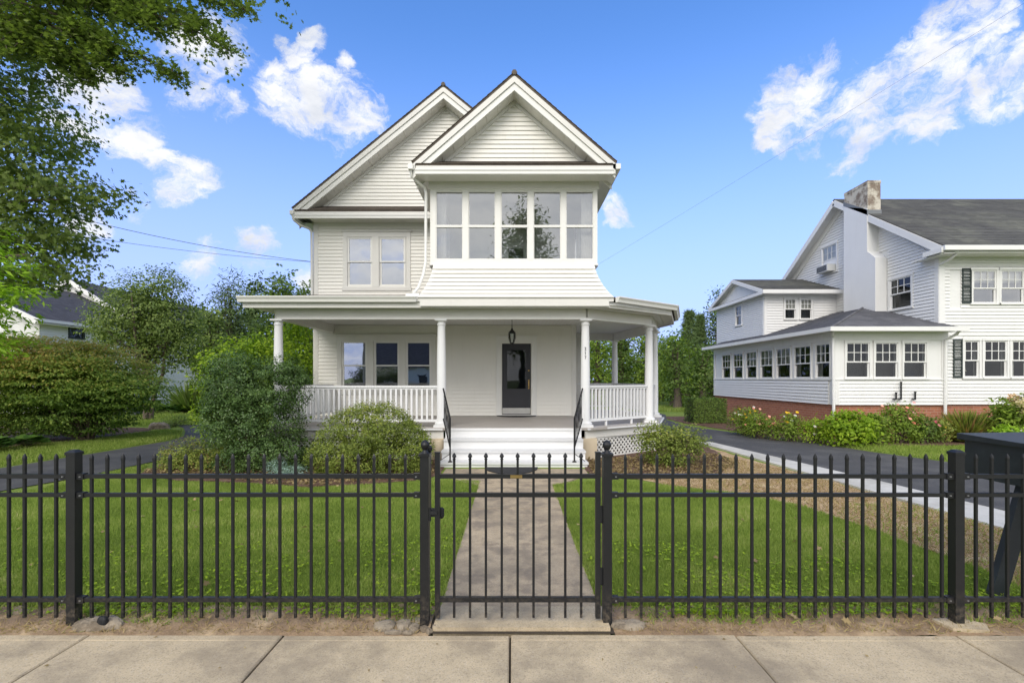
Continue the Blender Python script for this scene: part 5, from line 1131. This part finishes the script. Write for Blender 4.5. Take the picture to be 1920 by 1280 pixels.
limbs = [((-11.5,9.5,8.4), P(250,140,9.4)), ((-11.2,9.5,9.0), P(345,148,9.4)), ((-10.5,9.4,9.6), P(425,88,9.2)), ((-9.5,9.4,10.2), P(462,22,9.0)), ((-11.2,9.6,8.8), P(170,150,9.6)), ((-10.4,9.5,9.5), P(300,60,9.2)), ((-10.8,9.5,9.3), P(390,40,9.3)), ((-10.6,9.4,9.2), P(205,95,9.3)), ((-11,9.5,9), P(120,120,9.5))]
tp = []
tw = MB()
for p, q in limbs:
    p = Vector(p); q = Vector(q); prev = p; L = (q-p).length; pts = []
    mid = p.lerp(q, .5)+Vector((.2, 0, .45))
    for i in range(9):
        t = i/8; pts.append(p*(1-t)**2+mid*2*t*(1-t)+q*t*t)
    tw.tube(pts, [.05*(1-.85*i/8) for i in range(9)], 5, cap=False)
    for i in range(66):
        t = random.uniform(.30, 1.0); b = p*(1-t)**2+mid*2*t*(1-t)+q*t*t; s = (1.15-t)*.75
        e = b+Vector((random.uniform(-.3, 1)*s, random.uniform(-.8, .8)*s, random.uniform(-.85, .3)*s)); tw.tube([b, b.lerp(e, .5)+Vector((0, 0, .04)), e], [.012, .008, .004], 4, cap=False)
        tp.append(tuple(e)); tp.append(tuple(b.lerp(e, .6)))
tp = np.array(tp); nt2 = np.tile(np.array([.2, -.1, .6]), (len(tp), 1))
A1 = leaves_from(c1, n1, 22, .28, .115, flat=.6, up=.4, crnd=.5); A2 = leaves_from(tp, nt2, 11, .17, .105, flat=.7, up=.5, crnd=.3)
leaf_mesh('crown', *[np.concatenate([a, b]) for a, b in zip(A1, A2)], 'oak', 'leaf_oak', OK)
tw.tube([(-13.2,10.6,-.1), (-13.2,10.6,2), (-13.1,10.5,4.5), (-12.8,10.4,7), (-12.4,10.2,9.5), (-12,10,11.5)], [.55,.42,.36,.30,.2,.08], 12)
for i in RNG.choice(len(c1), 70, replace=False): branches(tw, (-12.9, 10.5, min(9.5, max(3, c1[i][2]-.5))), [tuple(c1[i])], .09, .3)
for p, q in limbs: branches(tw, (-12.6, 10.2, 7.5), [p], .14, .3)
tw.build('trunk', 'wood_bark', OK, smooth=True)

tree('ornamental_tree', 'small round-headed green tree on the left lawn in front of the left house', (hx(277,19.8), 19.8, 0), 5.9,
     [blob(285,575,19.8,75,62,1.4), blob(270,610,19.8,88,55,1.5), blob(300,545,19.8,42,42,.9), blob(250,560,19.8,30,38,.8), blob(225,615,19.8,42,40,.9), blob(335,610,19.8,45,45,1.0), blob(300,660,19.8,60,35,1.2), blob(355,650,19.8,28,28,.7)],
     'leaf_mid', spacing=.32, nper=17, rad=.28, size=.115, trunk_r=.14, multi=3, crown_z=1.9, nbr=40, shell=.75, zmin=1.8)
def bgtree(name, label, px, pytop, d, wpx, leafm, size=.22, spacing=.7, nper=16, shape='rhomb', zlow=1.2, group=None, trunk_r=.2, flat=.6, n=9, inner=.2, cat='tree', low=None):
    x = hx(px, d); H_ = hz_(pytop, d); w = wpx*d/FPX/2; bl = []
    for i in range(n):
        t = i/(n-1); z = zlow+(H_-zlow)*(.12+.80*t); r = w*(.62+.25*math.sin(PI*min(1, t*1.15)))*(1-.55*t**3)
        an = i*2.4; o = w*.42*(1-t*.7); bl.append(((x+o*math.cos(an), d+o*math.sin(an), z), (r*.62, r*.62, (H_-zlow)*.17)))
    bl.append(((x, d, H_-(H_-zlow)*.18), (w*.42, w*.42, (H_-zlow)*.19)))
    return tree(name, label, (x, d, 0), H_, bl, leafm, spacing=spacing, nper=nper, rad=spacing*.8, size=size, shape=shape, trunk_r=trunk_r, group=group, zmin=zlow*.6, flat=flat, inner=inner, cat=cat)
bgtree('pine_tree', 'soft green pine standing behind the yellow-green shrub left of the house', 432, 528, 27, 110, 'leaf_conifer', .30, .6, 26, 'tri', .8)
bgtree('maple_tree', 'dark green tree between the small lawn tree and the pine at left', 392, 572, 25, 105, 'leaf_mid', .17, .5, 20, zlow=.8)
bgtree('maple_tree', 'green maple whose top shows over the left end of the porch roof', 525, 515, 30, 115, 'leaf_deep', .22, .62, 20, 'oak', zlow=1)
bgtree('maple_tree', 'leafy maple touching the left corner of the house above the porch roof', 575, 528, 27, 70, 'leaf_deep', .2, .55, 20, 'oak', zlow=1)
bgtree('maple_tree', 'rounded tree behind the maple and the pine, far back at left', 478, 530, 36, 95, 'leaf_conifer', .25, .6, 20, zlow=1)
shrub('lilac_shrub', 'bright yellow-green shrub rising behind the holly bush', (hx(455,12.5), 12.5, 0), [blob(455,672,12.5,62,38,.8), blob(420,705,12.5,40,48,.7), blob(500,690,12.8,55,52,.8), blob(440,760,12.6,70,70,.8), blob(480,650,12.7,35,22,.5)], 'leaf_yellowgreen', spacing=.22, nper=16, rad=.2, size=.085, shell=.75, stems=26)
shrub('leafy_shrub', 'yellow-green leafy shrub between the porch column and the corner of the house', (hx(566,14.8), 14.8, 0), [blob(552,630,14.8,34,40,.7), blob(570,680,14.8,34,45,.7), blob(540,690,14.9,40,50,.7), blob(562,602,14.9,26,22,.5), blob(560,740,15,40,40,.7)], 'leaf_yellowgreen', spacing=.24, nper=17, rad=.22, size=.09, shell=.7, inner=.35, stems=24)
# woods behind, right
spec = [(1345, 552, 36, 80, 'leaf_conifer', 'airy dark tree rising just left of the neighbouring wing'), (1292, 585, 34, 40, 'leaf_conifer', 'slim pointed spruce with twin tops in the back woods'), (1312, 592, 36, 40, 'leaf_conifer', 'pointed spruce beside the taller one in the back woods'),
        (1262, 622, 30, 90, 'leaf_wood', 'rounded light green tree just right of the porch'), (1318, 650, 31, 80, 'leaf_deep', 'broad green tree left of the neighbouring house'), (1215, 612, 33, 90, 'leaf_wood', 'green tree seen between the right porch columns'),
        (1165, 610, 34, 90, 'leaf_deep', 'darker green tree seen behind the back porch column'), (1120, 620, 31, 80, 'leaf_wood', 'green tree seen just right of the numbered column'), (1240, 640, 38, 110, 'leaf_deep', 'dark tree filling the woods behind the corner columns'), (1375, 600, 40, 90, 'leaf_deep', 'dark tree mostly behind the neighbouring wing'),
        (1270, 640, 27, 70, 'leaf_deep', 'low leafy tree at the edge of the back lawn'), (1340, 690, 27, 60, 'leaf_mid', 'small grey-green tree close to the corner of the neighbouring house')]
for i, (px, py, d, w, lm, lb) in enumerate(spec):
    sp_ = 'spruce' in lb
    if sp_:
        x = hx(px, d); H_ = hz_(py, d); cs = []; ns = []
        for k in range(420):
            t = random.random()**.8; a = random.random()*2*PI; r = (1-t)*1.35*(.6+.4*random.random()); cs.append((x+r*math.cos(a), d+r*math.sin(a), .6+(H_-.6)*t)); ns.append((math.cos(a), math.sin(a), .2))
        T = thing('spruce_tree', lb, 'tree', (x, d, 0)); leaf_mesh('crown', *leaves_from(np.array(cs), np.array(ns), 22, .22, .26, flat=.5, up=.2, droop=.2)[:5], 'tri', lm, T)
        MB().tube([(x,d,-.1), (x,d,H_*.6), (x,d,H_+.05)], [.14,.08,.01], 8).build('trunk', 'wood_bark', T)
    else: bgtree('woodland_tree', lb, px, py, d, w, lm, .20, .62, 19, zlow=.3, inner=.15)
# far woods all round close the gaps
c_ = []; 
for k in range(2600):
    a = random.uniform(-1.35, 1.35); d = random.uniform(48, 60); x = d*math.sin(a)*1.3; y = d*math.cos(a)*.9+14; hh = 6.0+1.8*math.sin(x*.21)+1.2*math.sin(x*.53+2); c_.append((x, y, random.random()**.75*hh*.85+.2))
c_ = np.array(c_); nn_ = np.tile(np.array([0, -.8, .5]), (len(c_), 1))
W_ = leaf_mesh('far_woods', *leaves_from(c_, nn_, 18, 1.3, .62, flat=.8)[:5], 'rhomb', 'leaf_deep'); 
for sx_ in (-1, 1):
    pass
# garden along the neighbour's wall
T = thing('clipped_hedge', 'clipped boxy dark green hedge at the far corner of the right house', 'hedge', (hx(1322,19), 19, 0))
n = 7000; x = RNG.uniform(-.62, .62, n); y = RNG.uniform(-.5, .5, n); z = RNG.uniform(.02, .92, n); f = RNG.integers(0, 3, n)
x = np.where(f == 0, np.sign(x)*(.60+.05*RNG.random(n)), x); y = np.where(f == 1, -(.48+.05*RNG.random(n)), y); z = np.where(f == 2, .88+.07*RNG.random(n), z)
nm = np.stack([np.where(f == 0, np.sign(x), 0), np.where(f == 1, -1, 0), np.where(f == 2, 1.5, .2)], 1)+rdir(n)*.6
leaf_mesh('foliage', np.stack([x+hx(1322,19), y+19, z], 1), nm, rdir(n), .06*(.7+.6*RNG.random(n)), RNG.random(n), 'rhomb', 'leaf_deep', T)
MB().box(hx(1322,19)-.55, hx(1322,19)+.55, 18.58, 19.4, 0, .84).build('branches', 'leaf_deep' if 0 else 'twig', T)
def flowers(c, n_, m, parent, size, frac=1.0, zlift=.05):
    idx = RNG.choice(len(c), n_); p = c[idx]+RNG.normal(size=(n_, 3))*.05; p[:, 2] += zlift; k = 6
    pos = np.repeat(p, k, 0); th = np.tile(np.arange(k)*2*PI/k, n_); td = np.stack([np.cos(th), np.sin(th)*.7, np.sin(th)*.5+.1], 1); nm = np.tile(np.array([0, -.7, .7]), (n_*k, 1))
    leaf_mesh('blossoms', pos, nm, td, np.full(n_*k, size), np.repeat(RNG.random(n_), k), 'round', m, parent)
def flowerbush(label, px, pyt, pyb, d, w, lm, petals, nf=24, size=.06, fs=.045, name='flowering_plant', **kw):
    x = hx(px, d); h = max(.2, hz_(pyt, d)); r = w*d/FPX/2
    T, c, n2 = shrub(name, label, (x, d, 0), [((x, d, h*.45), (r, r*.8, h*.52)), ((x-r*.3, d, h*.62), (r*.55, r*.5, h*.38)), ((x+r*.35, d, h*.55), (r*.5, r*.5, h*.40))], lm, spacing=.14, nper=14, rad=.13, size=size, cat='plant', stems=14, **kw)
    for m in petals: flowers(c[c[:, 2] > h*.45] if (c[:, 2] > h*.45).sum() > 5 else c, nf, m, T, fs)
    return T
flowerbush('zinnia clump with orange and yellow blooms at the far end of the brick wall', 1398, 762, 798, 14.6, 58, 'leaf_wood', ['petal_orange', 'petal_yellow', 'petal_white'], 9, .055, .040)
flowerbush('coral flowered zinnia clump against the brick wall, next to the one with yellow blooms', 1425, 775, 800, 13.9, 50, 'leaf_wood', ['petal_orange'], 16, .055, .04)
flowerbush('small green bed plant between the coral zinnias and the yellow flowered plant', 1452, 788, 806, 13.4, 22, 'leaf_wood', ['petal_orange'], 3)
flowerbush('medium plant with yellow and pale flowers midway along the brick wall', 1484, 776, 806, 13.2, 42, 'leaf_wood', ['petal_yellow', 'petal_white'], 6)
flowerbush('low green plant without flowers left of the large leafy peony', 1528, 786, 808, 12.9, 44, 'leaf_yellowgreen', ['petal_white'], 2)
flowerbush('large bright green leafy peony at the near corner of the glazed porch', 1590, 772, 822, 12.2, 84, 'leaf_yellowgreen', [], 0, .10, shell=.75, inner=.35)
flowerbush('green leafy plant with droopy leaves right beside the large peony', 1638, 776, 818, 12.4, 44, 'leaf_wood', [], 0, .09)
flowerbush('tall zinnias with crimson, pink and orange blooms below the black pipes', 1690, 758, 808, 12.9, 70, 'leaf_wood', ['petal_pink', 'petal_orange'], 16, .07, .045)
flowerbush('low pink flowered plant right of the tall zinnias', 1732, 780, 808, 12.9, 44, 'leaf_deep', ['petal_pink'], 6, .07)
flowerbush('small clump topped by two yellow blooms at the second downspout', 1768, 786, 808, 13.0, 34, 'leaf_azalea', ['petal_yellow'], 3, .06)
grassclump('ornamental_grass', 'upright olive ornamental grass clump between the yellow blooms and the hydrangea', (hx(1813,13.2), 13.2, 0), 1500, .85, .75, 'leaf_azalea')
T, c3, n3 = shrub('hydrangea_bush', 'hydrangea bush with large cream and pinkish flower heads at the right edge', (hx(1905,12.6), 12.6, 0), [blob(1905,785,12.6,42,28,.5), blob(1890,770,12.6,22,22,.3), blob(1940,775,12.6,40,34,.5)], 'leaf_wood', spacing=.17, nper=13, rad=.15, size=.10, cat='shrub')
fp = []
for k in range(26):
    a = c3[RNG.integers(len(c3))]; d3 = rdir(150); fp.append((a+np.array([0, -.16, .14]))+d3*np.array([.125, .125, .10])*(.85+.2*RNG.random((150, 1))))
fp = np.concatenate(fp); leaf_mesh('flower_heads', fp, rdir(len(fp))+np.array([0, -.5, .5]), rdir(len(fp)), np.full(len(fp), .055), np.repeat(RNG.random(26), 150)*.8+.2*RNG.random(len(fp)), 'round', 'petal_cream', T)
flowerbush('low pale variegated plant at the foot of the hydrangea', 1895, 800, 815, 12.0, 60, 'leaf_bright', ['petal_white'], 6, .08)

# ------------------------------------------------------------------ lawns: blades, clover, dry wisps
from mathutils.geometry import tessellate_polygon
def inpoly(x, y, poly):
    r = np.zeros(len(x), bool); j = len(poly)-1
    for i in range(len(poly)):
        xi, yi = poly[i]; xj, yj = poly[j]; c = ((yi > y) != (yj > y)) & (x < (xj-xi)*(y-yi)/(yj-yi+1e-9)+xi); r ^= c; j = i
    return r
def scatter(poly, n, power=1.0, edge=0.0):
    xs_ = [p[0] for p in poly]; ys_ = [p[1] for p in poly]; x = RNG.uniform(min(xs_), max(xs_), n*2); v = RNG.random(n*2)**power; y = min(ys_)+(max(ys_)-min(ys_))*v
    k = inpoly(x, y, poly); return x[k][:n], y[k][:n]
def blades(name, poly, n, h, m, z=0.0, power=1.6, w=1.0, lean=.5, tuft=1, bare=0.0, tn=.25, thin=None):
    x, y = scatter(poly, n, power); N = len(x)
    if thin is not None: k = thin(x, y); x = x[k]; y = y[k]; N = len(x)
    pos = np.stack([x, y, np.full(N, z)], 1); td = np.stack([RNG.normal(size=N)*lean, RNG.normal(size=N)*lean, np.ones(N)], 1); nm = rdir(N); nm[:, 2] *= .3
    patch = np.clip(.5+.35*np.sin(x*2.1+1.3*np.sin(y*1.7))*np.cos(y*2.6+.8*np.sin(x*3.1))+.25*np.sin(x*5.3+2*np.sin(y*4.1))*np.sin(y*6.1+x), 0, 1); dist = np.clip(y/4.5, 1, 3)
    return leaf_mesh(name, pos, nm, td, h*(.5+.75*RNG.random(N))*(.8+.4*patch)*dist**.3, (RNG.random(N)*(1-tn)+tn*patch), 'tri', m)
LL = [(-7.3,3.62),(-.525,3.62),(-.525,8.0),(-1.3,8.1),(-2.2,7.75),(-3.2,7.5),(-4.3,7.85),(-5.6,8.0),(-6.7,8.6),(-7.2,9.6),(-7.3,8.6)]
LR = [(.642,3.62),(4.1,3.62),(4.2,4.3),(4.1,4.9),(4.05,5.5),(3.9,6.4),(3.4,7.1),(2.6,7.6),(1.8,8.1),(1.1,7.95),(.642,7.7)]
blades('lawn_grass', LL, 290000, .040, 'grass', power=1.5, tn=.45); blades('lawn_grass', LR, 190000, .040, 'grass', power=1.5, tn=.45)
fz = lambda x, y: RNG.random(len(x)) < np.clip((y-3.36-.10*np.sin(x*3)-.05*np.sin(x*11))/.25, .02, 1)
blades('lawn_edge_grass', [(-7.3,3.35),(-.6,3.35),(-.6,3.75),(-7.3,3.75)], 16000, .055, 'grass', power=1.0, lean=.9, thin=fz); blades('lawn_edge_grass', [(.72,3.35),(6,3.35),(6,3.75),(.72,3.75)], 13000, .055, 'grass', power=1.0, lean=.9, thin=fz)
blades('dry_grass', [(-7.3,3.24),(-.6,3.24),(-.6,3.7),(-7.3,3.7)], 5200, .04, 'dry_grass', lean=1.6, power=1.0); blades('dry_grass', [(.72,3.24),(6,3.24),(6,3.7),(.72,3.7)], 4200, .04, 'dry_grass', lean=1.6, power=1.0)
blades('dry_grass', [(4.1,3.6),(4.2,4.3),(4.12,4.9),(4.05,5.5),(3.9,6.4),(3.4,7.1),(2.6,7.6),(2.1,8.3),(3.7,8.7),(4.7,10.5),(5.3,8.2),(5.45,6.5),(5.62,5.2),(5.7,3.6)], 15000, .05, 'dry_grass', lean=1.8)
blades('sparse_grass', [(4.1,3.6),(4.2,4.3),(4.0,6.0),(4.6,6.6),(5.45,6.5),(5.62,5.2),(5.7,3.6)], 3500, .05, 'grass', lean=.9)
def clover(name, poly, n, power=2.2):
    x, y = scatter(poly, n, power); s = np.sin(x*3.7+np.sin(y*5))*np.cos(y*4.3+x)+.5*RNG.normal(size=len(x)); k = s > .15; x = x[k]; y = y[k]; N = len(x)
    pos = np.repeat(np.stack([x, y, .025+.03*RNG.random(N)], 1), 3, 0); th = np.repeat(RNG.random(N)*2*PI, 3)+np.tile(np.arange(3)*2*PI/3, N)
    td = np.stack([np.cos(th), np.sin(th), .15*np.ones(len(th))], 1); nm = np.tile([0, 0, 1.0], (len(th), 1))+RNG.normal(size=(len(th), 3))*.3
    leaf_mesh(name, pos, nm, td, .017*(.7+.6*RNG.random(len(th))), .35+.5*RNG.random(len(th)), 'round', 'leaf_yellowgreen')
clover('clover', [(-7,3.45),(-.56,3.45),(-.56,5.2),(-7,4.4)], 5200); clover('clover', [(.68,3.45),(4.1,3.45),(4.1,4.2),(.68,5.2)], 4000)
blades('side_lawn_grass', [(-12.3,8),(-10.0,8),(-9.7,11),(-9.5,13.3),(-9.8,14.3),(-10.7,15.7),(-11.6,16),(-11.7,13.5),(-12.6,11.4),(-14.5,10.5),(-14.5,8)], 42000, .06, 'grass', power=1)
blades('side_lawn_grass', [(-24,17.2),(-13,17.3),(-12.6,18.1),(-8,18.1),(-6,23),(-24,23.5)], 42000, .09, 'grass', power=1)
blades('side_lawn_grass', [(8.1,12.4),(8.5,11.2),(9.0,9.85),(9.7,6.5),(17,6.5),(17,12.3),(11,12.2)], 60000, .06, 'grass', power=1)
blades('back_lawn_grass', [(2.5,25),(12,25),(12,29),(2.5,29)], 16000, .12, 'grass', power=1)
n = 70; x = np.concatenate([RNG.uniform(-6.5,-.6,n), RNG.uniform(.7,5.2,n)]); y = np.concatenate([3.3+4.2*RNG.random(n)**1.6, 3.3+4.0*RNG.random(n)**1.6])
leaf_mesh('fallen_leaves', np.stack([x, y, np.full(2*n, .05)], 1), np.tile([0,0,1.0],(2*n,1))+RNG.normal(size=(2*n,3))*.3, rdir(2*n), .06*(.5+RNG.random(2*n)), RNG.random(2*n)*.8, 'oak', 'dry_grass')
n = 26; x = RNG.uniform(-3,3.4,n); y = RNG.uniform(2.6,3.21,n)
leaf_mesh('sidewalk_litter', np.stack([x, y, np.full(n, .008)], 1), np.tile([0,0,1.0],(n,1))+RNG.normal(size=(n,3))*.2, rdir(n), .022*(.5+RNG.random(n)), RNG.random(n)*.8, 'rhomb', 'dry_grass')
# loose bark on the beds
x, y = scatter([(-6.8,8.8),(-3.2,7.65),(-1.4,8.3),(-1.4,9.8),(-6.8,9.8)], 5000); x2, y2 = scatter([(1.4,8.5),(3.6,8.5),(4.6,9.8),(4.6,11),(1.6,10.2)], 4000); x = np.concatenate([x, x2]); y = np.concatenate([y, y2])
leaf_mesh('bark_mulch', np.stack([x, y, .01+.02*RNG.random(len(x))], 1), rdir(len(x))+np.array([0, 0, 1.2]), rdir(len(x)), .05*(.5+RNG.random(len(x))), RNG.random(len(x))*.5, 'rhomb', 'dry_grass')

# ------------------------------------------------------------------ across the street, behind the camera: what the windows mirror
tree('street_tree', 'tall dense pear tree across the street, mirrored in the upper sunroom panes', (1.0, -22, 0), 18, [((1,-22,8),(3.2,3,4.5)), ((1,-22,12),(2.4,2.4,4)), ((1.4,-22,15),(1.4,1.4,3)), ((-.6,-22,10),(1.6,2,3)), ((2.8,-22,9),(1.4,2,3.5))], 'leaf_mid', spacing=.7, nper=18, rad=.6, size=.3, trunk_r=.3, nbr=12, zmin=2)
T = thing('opposite_house', 'dark roofed low house across the street, mirrored in the lower windows', 'house', (-9, -27, 0))
MB().box(-15, -3, -31, -24, -.1, 2.9).build('wall', 'grey_trim', T)
a = MB(); a.add([(-15.5,-23.6,2.8),(-2.5,-23.6,2.8),(-2.5,-27.5,6.4),(-15.5,-27.5,6.4),(-15.5,-31.4,2.8),(-2.5,-31.4,2.8)], [(0,3,2,1),(3,4,5,2),(0,4,3),(1,2,5),(0,1,5,4)]); ro_ = a.build('roof', 'shingle_dark', T)
MB().box(-11.2, -10.5, -27.9, -27.2, 5.9, 7.2).build('chimney', 'brick', ro_)
for x in (-14, -12, -7.5, -5):
    wn = MB().box(x-.5, x+.5, -24, -23.95, 1, 2.2).build('window', 'white_trim', T); MB().box(x-.42, x+.42, -23.949, -23.94, 1.08, 2.12).build('pane', 'interior_dark', wn)
dd = MB().box(-9.9, -9.0, -24, -23.95, 0, 2.1).build('door', 'door_paint', T)
nt_ = sum(len(o.data.polygons) for o in sc.objects if o.type == 'MESH'); print('OBJS', len(sc.objects), 'FACES', nt_)
